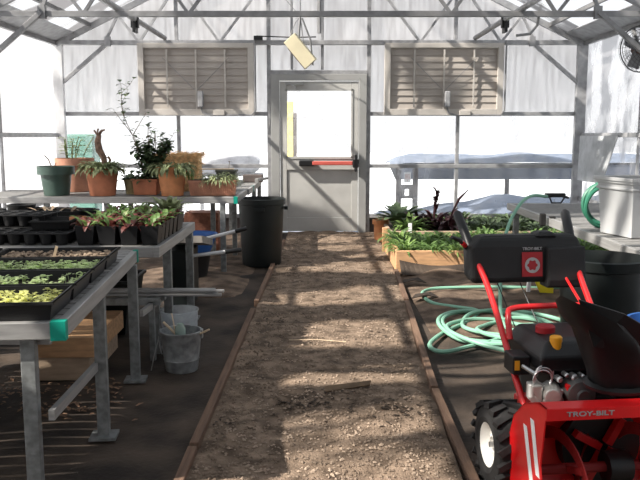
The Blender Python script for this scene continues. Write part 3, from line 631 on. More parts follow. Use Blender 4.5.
# stacked terracotta pots
b = MB(); b.lathe(pot_prof(.048, .033, .085, 1, .25), 20); t = tag(b.build('small_clay_pot', M_terra3, loc=(-1.425, 4.46, B1), smooth=True), 'small orange clay pot standing beneath another on the middle bench', 'clay pot')
b = MB(); b.lathe(pot_prof(.052, .032, .09, 1, .28), 20); t = tag(b.build('small_clay_pot', M_terra3, loc=(-1.425, 4.46, B1+.030), smooth=True), 'small orange clay pot on top of its stack left of the lettuce', 'clay pot')
# cell packs
cellm = MB()
for i in range(6):
    for j in range(3):
        cx, cy = (i-2.5)*.088, (j-1)*.088
        cellm.lathe([(.028, 0), (.040, .065), (.037, .065), (.027, .01), (.001, .01)], 12, c=(cx, cy, 0))
cellm.box(-.262, .262, -.13, -.126, .058, .066); cellm.box(-.262, .262, .126, .13, .058, .066)
for j in (-1, 0, 1, 2): cellm.box(-.262, .262, (j-.5)*.088-.004, (j-.5)*.088+.004, .060, .066)
for i in range(7): cellm.box((i-3)*.088-.004, (i-3)*.088+.004, -.13, .13, .060, .066)
cell = tag(cellm.build('cell_tray', M_blackm, loc=(-1.645, 4.25, B1), smooth=True), 'empty black cell tray nearest the front edge of the middle bench', 'cell tray', 'empty black cell trays')
dup(cell, (-1.84, 4.54, B1), .04, 'empty black cell tray behind the front one on the middle bench')
dup(cell, (-1.86, 4.53, B1+.072), -.08, 'empty black cell tray stacked on the second one on the middle bench')
t = thing('nursery_tray', 'black open tray left of the small clay pots', 'tray', (-1.52, 4.25, B1+.069), .06); tray_mesh(.22, .24, .05).build('tray', M_blackm, t)
t = thing('nursery_tray', 'black open tray tilted behind the cell trays on the middle bench', 'tray', (-1.75, 4.80, B1), -.2); tray_mesh(.40, .26, .12).build('tray', M_blackm, t)
b = MB()
for _ in range(14): b.leaf((random.uniform(-.15, .15), random.uniform(.05, .2), .10), random.random()*6.28, .5, .12, .02, .5)
b.build('dry_leaves', mat('dry_leaf', (.30, .22, .15), .8), t)
for x, y, s, lab in ((-2.1, 4.85, 1, 'black flared pot at the back left of the middle bench'), (-1.98, 5.02, 1.1, 'black flared pot behind the tilted tray on the middle bench'), (-1.52, 4.95, .9, 'black flared pot right of the tilted tray')):
    b = MB(); b.lathe(pot_prof(.085*s, .055*s, .13*s, 0), 20); tag(b.build('black_pot', M_blackm, loc=(x, y, B1), smooth=True), lab, 'plant pot')
t = thing('plant_marker', 'pale stick leaning out of the black trays on the middle bench', 'plant marker', (-1.72, 4.72, .83)); MB().bar((0, 0, 0), (.09, -.03, -.06), .012, .004).build('stick', M_stick, t)

# ------------------------------------------------------------ under left benches
t = thing('wooden_crate', 'lower wooden box of pale pine boards under the near bench', 'crate', (-1.34, 3.83, 0), .03)
def crate(t, m, z0, z1, x0=-.2, x1=.17, L_=.62):
    b = MB(); b.box(x0, x1, 0, .02, z0, z1); b.box(x0, x1, L_-.02, L_, z0, z1); b.box(x0, x0+.02, .02, L_-.02, z0, z1); b.box(x1-.02, x1, .02, L_-.02, z0, z1); b.box(x0+.02, x1-.02, .02, L_-.02, z1-.012, z1-.001); b.build('boards', m, t, bevel=.003)
crate(t, M_woodp, 0, .125, -.20, .14)
t = thing('wooden_crate', 'upper wooden box of warm orange pine boards under the near bench', 'crate', (-1.33, 3.82, .126), .01); crate(t, M_wood, 0, .105, -.17, .16)
b = MB(); b.rect_loft([(-.17, .17, -.16, .16, 0), (-.22, .22, -.2, .2, .34), (-.235, .235, -.215, .215, .34), (-.235, .235, -.215, .215, .36), (-.215, .215, -.195, .195, .36), (-.17, .17, -.16, .16, .02)], capt=True)
tag(b.build('black_tub', M_bin, loc=(-1.42, 4.90, 0), bevel=.004), 'big black tub under the middle bench behind the wooden boxes', 'tub')
b = MB(); b.lathe(pot_prof(.17, .12, .30, 1, .12), 24); tag(b.build('nursery_pot', M_bin, loc=(-1.62, 4.55, 0), smooth=True), 'wide black nursery pot in the dark under the middle bench', 'plant pot')
b = MB(); b.rect_loft([(-.2, .2, -.2, .2, 0), (-.26, .26, -.24, .24, .42)], capt=True); tag(b.build('storage_tub', M_blackm, loc=(-1.95, 3.3, 0)), 'black storage tub in the shade under the near bench', 'tub')
for k in range(4):
    x1 = (-.56, -.585, -.545, -.60)[k]; b = MB(); b.bar((-1.75, 0, 0), (x1, 0, 0), .026, .014)
    tag(b.build('metal_bar', M_bench, loc=(0, (4.24, 4.275, 4.24, 4.28)[k], (.370, .370, .392, .392)[k]), bevel=.002), ('front lower', 'rear lower', 'front upper', 'rear upper')[k]+' of four long metal bars lying across under the middle bench', 'metal bar', 'long metal bars under the benches')
b = MB(); b.bar((-1.66, 4.20, .34), (-.90, 4.20, .34), .03, .04); b.bar((-1.66, 4.33, .34), (-.90, 4.33, .34), .03, .04); 
for x in (-1.64, -.95):
    b.bar((x, 4.20, 0), (x, 4.20, .34), .03); b.bar((x, 4.33, 0), (x, 4.33, .34), .03); b.bar((x, 4.2, .34), (x, 4.33, .34), .03)
tag(b.build('low_rack', M_bleg), 'low metal rack holding the long bars under the middle bench', 'rack')
# galvanised bucket with sticks
t = thing('metal_bucket', 'galvanised bucket with sticks on the dark fabric below the benches', 'bucket', (-.755, 4.02, 0))
b = MB(); b.lathe([(.085, 0), (.087, .01), (.093, .06), (.096, .065), (.095, .07), (.110, .205), (.114, .21), (.114, .222), (.106, .222), (.104, .20), (.084, .012), (.001, .012)], 36); b.build('body', M_galv, t, smooth=True)
b = MB(); b.tube([(-.112*math.cos(a), -.05-.02*math.sin(a), .20-.19*math.sin(a)*.9) for a in [0, .3, .6]] , .003, 6); b.tube([(-.115, 0, .20), (-.135, -.06, .10), (-.15, -.08, .02)], .003, 6); b.build('handle', M_steel, t)
b = MB(); b.box(-.118, -.106, -.02, .02, .18, .225); b.box(.106, .118, -.02, .02, .18, .225); b.build('ear', M_galv, t)
for i, (a, c, r, lab) in enumerate((((.0, .02, .16), (-.09, -.02, .27), .007, 'thick pale stick leaning left in the galvanised bucket'), ((.02, 0, .16), (.16, -.04, .235), .006, 'pale stick poking out right from the galvanised bucket'), ((-.03, .03, .16), (-.06, .06, .30), .004, 'thin twig standing up in the galvanised bucket'))):
    o = MB().tube([a, c], r, 6).build('stick', M_stick, loc=(-.755, 4.02, 0)); tag(o, lab, 'stick')
b = MB(); b.lathe([(.028, .0), (.03, .07), (.02, .09), (.018, .10), (.001, .10)], 14); tag(b.build('glass_bottle', mat('green_glass', (.30, .38, .33), .2), loc=(-.76, 4.03, .155), smooth=True), 'small greenish bottle inside the galvanised bucket', 'bottle')
b = MB(); b.lathe([(.095, 0), (.10, .02), (.112, .225), (.118, .23), (.116, .236), (.106, .228), (.092, .015), (.001, .015)], 32); tag(b.build('clear_bucket', M_glassy, loc=(-.845, 4.46, 0), smooth=True), 'clouded clear plastic bucket behind the galvanised one', 'bucket')
# tools / tubs under back bench
b = MB(); b.lathe([(.15, 0), (.19, .22), (.2, .23), (.19, .235), (.14, .02), (.001, .02)], 28); tag(b.build('round_black_tub', M_blackm, loc=(-1.16, 6.66, 0), smooth=True), 'round black tub on the soil beneath the blue basin', 'tub')
b = MB(); b.lathe([(.14, 0), (.185, .11), (.20, .15), (.205, .16), (.19, .155), (.13, .02), (.001, .02)], 28); tag(b.build('blue_basin', M_blue, loc=(-1.11, 6.66, .25), smooth=True), 'blue plastic basin sitting in the black tub near the back bench', 'basin')
R = Matrix.Rotation(-.18, 4, 'X')
b = MB(); b.box(-.14, .14, -.26, .26, .0, .012, R); 
for i in range(4):
    for j in range(8): b.rect_loft([(-.125+i*.065, -.075+i*.065, -.24+j*.0615, -.19+j*.0615, .013)]*1 + [(-.125+i*.065, -.075+i*.065, -.24+j*.0615, -.19+j*.0615, .013)], capb=False) if 0 else None
for i in range(5): b.box(-.14+i*.068, -.132+i*.068, -.26, .26, .012, .05, R)
for j in range(9): b.box(-.14, .14, -.26+j*.0645, -.252+j*.0645, .012, .05, R)
tag(b.build('empty_seed_tray', mat('dusty_grey_plastic', (.24, .22, .20), .7), loc=(-.99, 5.70, .452)), 'dusty grey cell tray tilted beside the blue basin', 'cell tray')
MB_ = MB(); MB_.box(-.10, .10, -.18, .18, 0, .42); tag(MB_.build('dark_carton', M_bin, loc=(-1.06, 5.74, 0), bevel=.01), 'dark box under the dusty grey tray', 'box')
for i, (a, c, lab) in enumerate((((-1.02, 6.05, .42), (-.68, 6.1, .50), 'upper white pole handle with a black grip beside the blue basin'), ((-1.15, 5.55, .36), (-.72, 5.75, .385), 'lower white pole handle with a black grip pointing at the aisle'))):
    a = Vector(a); c = Vector(c); t = thing('pole_handle', lab, 'tool handle', (0, 0, 0), 0, 'white pole handles')
    e = a+(c-a)*1.25; MB().tube([a, c], .014, 10).build('pole', M_alu_l, t, smooth=True); MB().tube([c-(c-a)*.02, e], .018, 10).build('grip', M_black, t, smooth=True)
b = MB(); b.box(-.18, .18, -.15, .15, 0, .42)
for k in range(4): b.box(-.185, .185, -.155, -.15, .02+k*.1, .09+k*.1)
tag(b.build('wooden_box', M_rustb, loc=(-1.28, 8.3, .02), bevel=.004), 'reddish-brown slatted box on the soil under the back bench', 'box')
# big bin left of the door
t = thing('trash_barrel', 'large black-green plastic barrel beside the path left of the door', 'barrel', (-.575, 7.42, 0))
b = MB(); b.lathe([(.185, 0), (.19, .02), (.222, .60), (.235, .605), (.238, .655), (.228, .66), (.218, .60), (.18, .03), (.001, .03)], 40); b.build('body', M_bin, t, smooth=True)
b = MB(); b.box(-.05, .05, -.255, -.225, .55, .58); b.box(.225, .26, -.05, .05, .55, .58); b.build('handle', M_bin, t)

# ------------------------------------------------------------ right side: raised beds
def bed(lab, x0, y0, x1, y1, h, m):
    t = thing('raised_bed', lab, 'raised bed', (x0, y0, 0)); W_, L_ = x1-x0, y1-y0
    b = MB(); b.box(0, W_, 0, .04, .0, h); b.build('front_board', m, t, bevel=.004)
    MB().box(0, W_, L_-.04, L_, 0, h).build('back_board', m, t); MB().box(0, .04, .04, L_-.04, 0, h).build('side_board', m, t, bevel=.004); MB().box(W_-.04, W_, .04, L_-.04, 0, h).build('side_board', m, t)
    MB().box(.04, W_-.04, .04, L_-.04, 0, h-.03).build('soil', M_psoil, t)
bed('front raised bed of pine boards filled with leafy greens', .71, 7.0, 3.1, 8.15, .2, M_wood)
bed('back raised bed against the end wall with tall purple plants', .76, 8.3, 3.1, 9.78, .22, M_woodp)
b = MB(); v = []; n = 30
for i in range(n+1):
    u = i/n; x = .74+1.3*u; z = .115-.03*math.sin(u*7)-.09*u; v += [(x, 6.985, max(.035, z)), (x, 6.80-.04*math.sin(u*9), .012)]
b.add(v, [(2*i, 2*i+1, 2*i+3, 2*i+2) for i in range(n)]); tag(b.build('ground_cloth', M_fabric, solid=.006), 'strip of dark ground cloth curling up against the raised bed', 'cloth')
b = MB()
b.box(-.03, .03, -.03, .03, 0, .27); tag(b.build('wooden_stake', M_wood, loc=(.71, 8.22, 0), bevel=.003), 'short pine stake between the raised beds by the path', 'stake')
greens = []
for k in range(3):
    o = clump(75, .14, (.032, .02, .026)[k], .3, 1.45, 1.1, 0, .08).build('leafy_green', (M_leaf, M_leafm, M_leaf)[k]); greens.append(o)
    tag(o, 'low bushy green plant growing in the front raised bed', 'leafy plant', 'leafy greens in the front raised bed')
cnt = 0; used = [0, 0, 0]
for j in range(5):
    for i in range(10):
        x = .83+.235*i+random.uniform(-.04, .04); y = 7.12+.22*j+random.uniform(-.04, .04); k = random.randrange(3)
        if used[k]: o = dup(greens[k], (x, y, .165), random.random()*6.28, scale=random.uniform(.85, 1.45))
        else: o = greens[k]; used[k] = 1; o.location = (x, y, .165)
g2 = tag(clump(70, .18, .035, .4, 1.45, 1.0, 0, .09).build('leafy_green', M_leafd, loc=(1.9, 8.55, .185)), 'dark green plant growing in the back raised bed', 'leafy plant', 'leafy greens in the back raised bed')
for j in range(4):
    for i in range(7):
        if i == 0 and j == 0: continue
        dup(g2, (1.55+.24*i+random.uniform(-.05, .05)-.0, 8.45+.32*j, .185), random.random()*6.28, scale=random.uniform(.8, 1.35))
for x, y, z, lab, m, L_, W_, nn, e0 in ((1.0, 8.55, .19, 'yellow-green leafy plant at the aisle corner of the back bed', M_leafm, .26, .05, 50, .5), (.93, 8.95, .19, 'dark broad-leaved kale beside the path near the door', M_leafd, .38, .13, 30, .8)):
    tag(clump(nn, L_, W_, e0, 1.45, .9, 0, .07).build('kale_plant', m, loc=(x, y, z)), lab, 'leafy plant')
for x, y, L_, tall, lab in ((1.12, 8.75, .26, 0, 'bushy purple-leaved plant left in the back bed'), (1.33, 8.8, .30, 1, 'tall dark purple plant with an upright plume in the back bed'), (1.48, 8.7, .28, 2, 'purple plant with a long leaning stalk in the back bed')):
    t = thing('purple_plant', lab, 'purple plant', (x, y, .19)); clump(36, L_*1.15, .055, .4, 1.4, .9, 0, .06).build('leaves', M_leafp, t)
    if tall == 1:
        b = MB(); b.tube([(0, 0, 0), (.0, 0, .2), (.03, 0, .42)], [.01, .014, .006], 6)
        for _ in range(40): z = random.uniform(.18, .42); b.leaf((.02, 0, z), random.random()*6.28, 1.1, .09, .03, .3)
        b.build('plume', M_leafp, t)
    if tall == 2:
        b = MB(); b.tube([(0, 0, 0), (.04, 0, .2), (.12, 0, .36), (.22, 0, .46)], [.008, .01, .016, .006], 6); b.leaf((.08, 0, .27), .0, 1.0, .22, .05, .1); b.build('stalk', M_leafp, t)
t = MB().box(-.02, .02, -.004, .004, 0, .11); tag(t.build('plant_label', M_white, loc=(.99, 8.30, .20)), 'white plant label standing at the corner of the back bed', 'plant label')
t = thing('terracotta_pot', 'tall terracotta pot with a twiggy plant right of the door', 'plant pot', (.73, 9.45-.35, 0)); pot(t, .10, .075, .26, M_terra3, 1)
clump(14, .14, .02, .5, 1.4, .7, .23, .05).build('foliage', M_leafg, t)

# white tub and hose on right bench
t = thing('white_tub', 'tall white plastic tub with ribbed rim on the right bench', 'tub', (1.945, 4.58, B1), math.radians(14)); t.scale = (1.08, 1.08, 1.10)
b = MB(); b.rect_loft([(-.16, .16, -.14, .14, 0), (-.175, .175, -.155, .155, .25), (-.185, .185, -.165, .165, .25), (-.185, .185, -.165, .165, .262), (-.178, .178, -.158, .158, .262), (-.180, .180, -.160, .160, .285), (-.19, .19, -.17, .17, .285), (-.19, .19, -.17, .17, .30)])
b.rect_loft([(-.14, .14, -.12, .12, .01), (-.178, .178, -.158, .158, .30)]); b.build('body', M_tote, t, bevel=.012)
b = MB(); b.box(-.198, .198, -.178, -.17, .298, .318); b.box(-.198, .198, .17, .178, .298, .318); b.box(-.198, -.19, -.178, .178, .298, .318); b.box(.19, .198, -.178, .178, .298, .318); b.build('rim', M_tote, t, bevel=.003)
t = thing('hose_coil', 'dark green garden hose coiled upright behind the white tub', 'hose', (1.86, 4.93, B1))
b = MB(); pts = []
for k in range(150):
    a = 2*PI*k/36; r = .135+.012*math.sin(k*.23); pts.append((r*math.cos(a), .02*math.sin(k*.1)+.0, .15+r*math.sin(a)))
b.tube(pts, .0135, 7); b.build('coil', M_hosed, t, smooth=True)
# pale green garden hose: nozzle on the bench, arching down, then loops on the ground
def smooth_pts(P, n=8):
    P = [Vector(p) for p in P]; out = []
    for i in range(len(P)-1):
        p0 = P[max(i-1, 0)]; p1 = P[i]; p2 = P[i+1]; p3 = P[min(i+2, len(P)-1)]
        for k in range(n):
            t_ = k/n; out.append(.5*((2*p1)+(p2-p0)*t_+(2*p0-5*p1+4*p2-p3)*t_*t_+(3*p1-p0-3*p2+p3)*t_**3))
    out.append(P[-1]); return out
t = thing('garden_hose', 'pale green hose arching off the bench and lying in loops on the ground', 'hose', (0, 0, 0))
P = [(1.90, 6.35, .76), (1.75, 6.25, .775), (1.62, 6.1, .73), (1.50, 5.95, .60), (1.42, 5.8, .45), (1.33, 5.5, .27), (1.27, 5.25, .12), (1.24, 5.05, .03), (1.25, 4.8, .016)]
for k in range(44):
    a = k*.72; r = .26+.13*math.sin(k*.53)+.03*random.random(); P.append((1.22+r*math.cos(a)*1.15, 4.78+r*math.sin(a)*1.25, .016+.028*((k % 5)/4)+.01*(k/44)))
P += [(.95, 4.45, .02), (.72, 4.3, .018), (.66, 4.45, .018), (.80, 4.75, .018), (1.05, 5.1, .018), (1.12, 5.30, .03), (.98, 5.42, .03), (.84, 5.55, .03), (.80, 5.85, .035), (.90, 6.02, .04), (1.10, 6.05, .045), (1.4, 6.05, .05), (1.75, 6.02, .05), (2.1, 6.05, .05)]
b = MB(); b.tube(smooth_pts(P, 6), .0135, 8); b.build('hose', M_hose, t, smooth=True)
b = MB(); b.tube([(1.88, 6.36, .76), (1.96, 6.38, .765), (2.05, 6.42, .76), (2.12, 6.48, .74)], [.016, .014, .013, .011], 8); b.tube([(1.93, 6.38, .755), (1.95, 6.38, .705), (2.04, 6.42, .70), (2.08, 6.44, .75)], .007, 6); b.box(1.90, 2.06, 6.36, 6.42, .765, .785); b.build('spray_nozzle', M_black, t, smooth=True)
b = MB(); b.tube([(1.405, 5.76, .42), (1.395, 5.73, .38)], .018, 8); b.build('coupling', mat('brass', (.5, .33, .12), .35, .6), t)
b = MB(); b.box(-.02, .02, -.02, .02, 0, .09); b.box(.05, .09, -.02, .02, 0, .07); tag(b.build('bench_clamp', M_rub, loc=(1.62, 5.5, .615), bevel=.006), 'small dark clamp gripping the front edge of the right bench', 'clamp')
# yellow sheet and prop
t = thing('yellow_sign', 'small yellow panel on a pale stand beside the hose', 'panel', (1.74, 5.9, 0.02), .15)
b = MB(); b.add([(-.08, -.02, .16), (.10, -.02, .16), (.10, -.02, .0), (.0, -.02, 0)], [(3, 2, 1, 0)]); b.build('panel', M_yel, t, solid=.012)
MB().bar((-.10, 0, 0), (-.09, 0, .165), .025).build('stand', M_alu_l, t)
# broken dark scraps
for x, y, lab in ((.78, 6.35, 'torn dark scrap lying beside the path near the raised bed'), (.80, 5.75, 'torn dark scrap beside the path near the hose loop')):
    b = MB(); b.add([(-.1, -.05, .0), (0, -.07, .03), (.12, -.02, .0), (.06, .05, .03), (-.06, .04, .015)], [(0, 1, 4), (1, 3, 4), (1, 2, 3)]); tag(b.build('fabric_scrap', M_fabric, solid=.006, loc=(x, y, .03)), lab, 'scrap')
tag(MB().add([(-.13, -.01, 0), (.12, .01, .0), (.14, .04, .012), (-.11, .035, .012)], [(0, 1, 2, 3)]).build('bark_strip', M_stem, solid=.008, loc=(.14, 3.62, .028), rz=.35), 'dark bark strip lying on the gravel path', 'bark')
tag(MB().tube([(-.17, 0, 0), (0, .01, .004), (.18, -.01, 0)], .003, 5).build('thin_twig', M_stick, loc=(-.02, 4.5, .03), rz=-.1), 'long thin twig lying across the gravel path', 'twig')

# black bin at right
t = thing('trash_barrel', 'large black round bin behind the red snow blower', 'barrel', (1.40, 3.72, 0))
b = MB(); b.lathe([(.16, 0), (.165, .02), (.205, .62), (.215, .625), (.22, .67), (.21, .675), (.20, .62), (.155, .03), (.001, .03)], 40); b.build('body', M_bin, t, smooth=True)
b = MB(); b.rect_loft([(-.16, .16, -.13, .13, 0), (-.18, .18, -.15, .15, .42)], capt=True); tag(b.build('green_tub', M_grntub, loc=(1.37, 2.92, 0), bevel=.02), 'green plastic tub under the blue basin at the right edge', 'tub')
b = MB(); b.lathe([(.12, 0), (.155, .085), (.168, .09), (.168, .105), (.155, .105), (.12, .012), (.001, .012)], 32); tag(b.build('blue_tray', M_blue, loc=(1.41, 2.99, .422), smooth=True), 'round blue basin on the green tub at the right edge', 'basin')

# ------------------------------------------------------------ snow blower (front faces the camera)
t = thing('snow_blower', 'red snow blower with black chute, front facing the camera at lower right', 'snow blower', (.99, 2.25, 0), math.radians(6.5))
SB = t; hw = .305
# housing
prof = [(0, .445), (.06, .445), (.17, .405), (.26, .33), (.30, .24), (.29, .12), (.24, .03), (.02, .02), (-.02, .06), (.03, .25)]
b = MB(); n = len(prof)
for s in (-1, 1):
    for q in (0, 1):
        pass
def plate(b, pr, xa, xb):
    n = len(pr); v = [(xa, y, z) for y, z in pr]+[(xb, y, z) for y, z in pr]
    f = [tuple(range(n)), tuple(range(n, 2*n))[::-1]]+[(i, i+n, (i+1) % n+n, (i+1) % n) for i in range(n)]
    b.add(v, f)
plate(b, prof, -hw, -hw+.005); plate(b, prof, hw-.005, hw)
back = [(0, .445), (.06, .445), (.17, .405), (.26, .33), (.30, .24), (.29, .12), (.24, .03)]
for (y0, z0), (y1, z1) in zip(back, back[1:]):
    d = Vector((0, y1-y0, z1-z0)).normalized(); nn = Vector((0, d.z, -d.y))*.006
    v = [Vector((x, y, z))+o for x in (-hw, hw) for (y, z) in ((y0, z0), (y1, z1)) for o in (Vector(), nn)]
    b.add(v, [(0, 1, 3, 2), (4, 6, 7, 5), (0, 2, 6, 4), (1, 5, 7, 3), (0, 4, 5, 1), (2, 3, 7, 6)])
b.box(-hw, hw, -.004, .004, .408, .444)
house = b.build('auger_housing', M_red, t)
b = MB()
for zt, zb, yt, yb in ((.375, .21, .085, .025), (.335, .08, .14, .035)):
    b.add([(-hw-.0015, yt, zt), (-hw-.0015, yt+.03, zt), (-hw-.0015, yb+.03, zb), (-hw-.0015, yb, zb)], [(0, 1, 2, 3)])
b.build('white_stripe', M_white, house, solid=.001)
Mw = Matrix.Translation((-.165, -.0055, .427)) @ Matrix.Rotation(PI/2, 4, 'X')
word('lettering', 'TROY-BILT', .021, M_grey, house, Mw, sx_=1.5)
MB().box(.03, .14, -.0055, -.004, .414, .438).build('blue_sticker', mat('blue_sticker', (.12, .2, .6), .4), house)
MB().add([(-.14, .29, .18), (.14, .29, .18), (.14, .285, .3), (-.14, .285, .3)], [(0, 1, 2, 3)])
b = MB(); b.lathe([(.14, 0), (.14, .06), (.12, .06), (.12, .0)], 28, c=(0, 0, 0), M=Matrix.Translation((.0, .235, .215)) @ Matrix.Rotation(-PI/2, 4, 'X'), capb=True); b.build('impeller_ring', M_black, t, smooth=True)
b = MB()
for k in range(4): b.box(.02, .12, -.03, .0, -.012, .012, Matrix.Translation((0, .23, .215)) @ Matrix.Rotation(k*PI/2+.5, 4, 'Y'))
b.build('impeller', M_red2, t)
b = MB(); b.tube([(-hw+.01, .13, .19), (hw-.01, .13, .19)], .016, 10)
for s in (-1, 1):
    v = []; f = []; N = 40
    for i in range(N+1):
        u = i/N; x = s*(.05+.24*u); a = s*u*2*PI*1.3+.6
        for r in (.10, .14): v.append((x, .13+r*math.cos(a), .19+r*math.sin(a)))
    for i in range(N): f.append((2*i, 2*i+1, 2*i+3, 2*i+2))
    b.add(v, f)
    for u in (.15, .5, .85):
        x = s*(.05+.24*u); a = s*u*2*PI*1.3+.6; b.bar((x, .13, .19), (x, .13+.12*math.cos(a), .19+.12*math.sin(a)), .012, .02)
b.build('auger', mat('shaded_dark_red', (.22, .012, .012), .6), t, solid=.004)  # red paint darkened in the colour for shade inside the housing
MB().lathe([(.05, -.04), (.055, 0), (.05, .04)], 16, M=Matrix.Translation((0, .13, .19)) @ Matrix.Rotation(PI/2, 4, 'Y'), capt=True).build('gearbox', M_black, t, smooth=True)
b = MB(); b.box(-hw-.012, -hw, .02, .16, .0, .06); b.box(hw, hw+.012, .02, .16, 0, .06); b.build('skid_shoe', M_black, t)
# chute
secs = [(-.075, .075, .09, .24, .455), (-.085, .08, .08, .245, .50), (-.115, .085, .06, .24, .57), (-.15, .07, .04, .235, .65), (-.20, .045, .03, .22, .70), (-.228, .01, .02, .19, .75), (-.235, -.05, .01, .12, .778)]
b = MB(); v = []; f = []; n = 16
for x0, x1, y0, y1, z in secs:
    for k in range(n):
        a = 2*PI*k/n; cx, cy = (x0+x1)/2, (y0+y1)/2; e = lambda c: math.copysign(abs(c)**.55, c)
        xx = cx+e(math.cos(a))*(x1-x0)/2; v.append((xx, cy+e(math.sin(a))*(y1-y0)/2, z-.5*(xx-x0)*min(1, (z-.455)/.25)))
for i in range(len(secs)-1):
    for k in range(n): f.append((i*n+k, i*n+(k+1) % n, (i+1)*n+(k+1) % n, (i+1)*n+k))
f.append(tuple((len(secs)-1)*n+k for k in range(n)))
b.add(v, f); ch = b.build('discharge_chute', M_dull, t, smooth=True)
b = MB(); b.add([(-.20, .04, .775), (-.06, .02, .73), (.03, .05, .68), (.05, .08, .60), (-.14, .05, .62)], [(0, 1, 2, 3, 4)]); b.build('deflector', M_dull, ch, solid=.01, bevel=.003)
MB().lathe([(.10, 0), (.105, .012), (.085, .02)], 28, c=(0, .165, .45)).build('chute_ring', M_black, ch, smooth=True)
b = MB(); b.rect_loft([(.0, .20, .16, .36, .40), (.02, .17, .18, .36, .58), (.05, .14, .2, .34, .62)], capt=True); b.build('belt_cover', M_dull, t, bevel=.015)
# engine
b = MB(); b.rect_loft([(-.14, .18, .40, .70, .42), (-.165, .19, .38, .72, .435), (-.165, .19, .38, .72, .485), (-.13, .17, .42, .70, .532), (-.09, .13, .46, .66, .54)], capt=True); eng = b.build('engine_cover', M_black, t, bevel=.012)
b = MB(); b.rect_loft([(-.11, .16, .42, .68, .24), (-.12, .17, .40, .70, .42)]); 
for k in range(6): b.box(-.125, .17, .395, .40, .27+k*.028, .282+k*.028)
b.build('engine_block', M_blackm, t)
MB().lathe([(.036, 0), (.036, .022), (.03, .027)], 20, c=(-.085, .54, .538), capt=True).build('fuel_cap', M_redd, eng, smooth=True)
MB().lathe([(.020, 0), (.020, .04), (.022, .030), (.022, .046), (.018, .050)], 18, c=(-.095, .42, .505), capt=True).build('oil_cap', M_orange, eng, smooth=True)
b = MB(); b.box(-.235, -.17, .46, .56, .40, .47); sw = b.build('switch_box', M_black, t, bevel=.006)
MB().box(-.23, -.212, .457, .46, .42, .455).build('orange_label', M_orange, sw)
b = MB()
for q in range(3): b.tube([(-.165+q*.008+.034*math.cos(a), .36+q*.012, .415+q*.005+.034*math.sin(a)) for a in [2*PI*k/20 for k in range(20)]], .003, 6, closed=True)
b.tube([(-.20, .46, .435), (-.17, .40, .42)], .008, 6); b.build('cable_loop', M_steel, t, smooth=True)
b = MB(); b.lathe([(.03, 0), (.034, .03), (.034, .10), (.02, .11)], 16, M=Matrix.Translation((-.145, .31, .365)) @ Matrix.Rotation(-PI/2, 4, 'X') @ Matrix.Rotation(.3, 4, 'Y'), capt=True)
b.box(-.21, -.17, .34, .40, .34, .40); b.box(-.17, -.09, .34, .40, .30, .35); b.tube([(-.205, .36, .40), (-.21, .35, .36), (-.16, .35, .31)], .016, 8); b.build('carburettor', M_cast, t, bevel=.006)
b = MB(); b.lathe([(.0, 0), (.022, 0), (.024, .012), (.05, .02), (.056, .06), (.05, .10)], 24, M=Matrix.Translation((-.035, .30, .365)) @ Matrix.Rotation(-PI/2, 4, 'X'), capb=False); b.build('starter_housing', mat('dark_cast', (.14, .14, .14), .4, .5), t, smooth=True)
for x, z, r in ((-.105, .415, .012), (-.08, .43, .009), (-.05, .42, .014), (-.02, .425, .008), (-.10, .37, .012)): MB().lathe([(r, 0), (r, .03), (r*.6, .035)], 10, M=Matrix.Translation((x, .38, z)) @ Matrix.Rotation(PI/2, 4, 'X'), capt=True).build('bolt_head', M_steel, t)
MB().box(-.085, -.06, .33, .36, .37, .40).build('red_clip', M_red2, t, bevel=.004)
# wheels
for s in (-1, 1):
    xo = s*.285; r = .158
    Rw = Matrix.Translation((xo, .42, r)) @ Matrix.Rotation(PI/2, 4, 'Y')
    b = MB(); b.lathe([(.080, -.055), (.10, -.062), (.136, -.055), (.146, -.03), (.148, 0), (.146, .03), (.136, .055), (.10, .062), (.080, .055)], 40, M=Rw, capb=False)
    for k in range(18):
        for q, sg_ in ((-1, 1), (1, -1)):
            a = 2*PI*(k+.25*q)/18; Rl = Matrix.Translation((xo, .42, r)) @ Matrix.Rotation(a, 4, 'X') @ Matrix.Translation((q*.032, 0, .146)) @ Matrix.Rotation(sg_*.5, 4, 'Z'); b.box(-.034, .034, -.011, .011, -.008, .012, Rl)
    wh = b.build('wheel', M_rub, t)
    b = MB(); b.lathe([(.0, .02), (.025, .02), (.028, .035), (.04, .03), (.062, .022), (.070, .045), (.080, .054), (.084, .05), (.084, -.048), (.09, -.05), (.02, -.03), (0, -.03)], 28, M=Matrix.Translation((xo, .42, r)) @ Matrix.Rotation(s*PI/2, 4, 'Y'), capb=False); b.build('rim', M_wrim, wh, smooth=True)
    b = MB(); b.lathe([(.011, .0), (.011, .045)], 10, M=Matrix.Translation((xo, .42, r)) @ Matrix.Rotation(s*PI/2, 4, 'Y'), capt=True); b.build('axle_end', M_steel, wh)
MB().tube([(-.25, .42, .158), (.25, .42, .158)], .012, 8).build('axle', M_steel, t)
b = MB(); b.rect_loft([(-.17, .17, .30, .62, .13), (-.17, .17, .30, .62, .28)], capt=True); b.build('transmission_case', M_red2, t, bevel=.01)
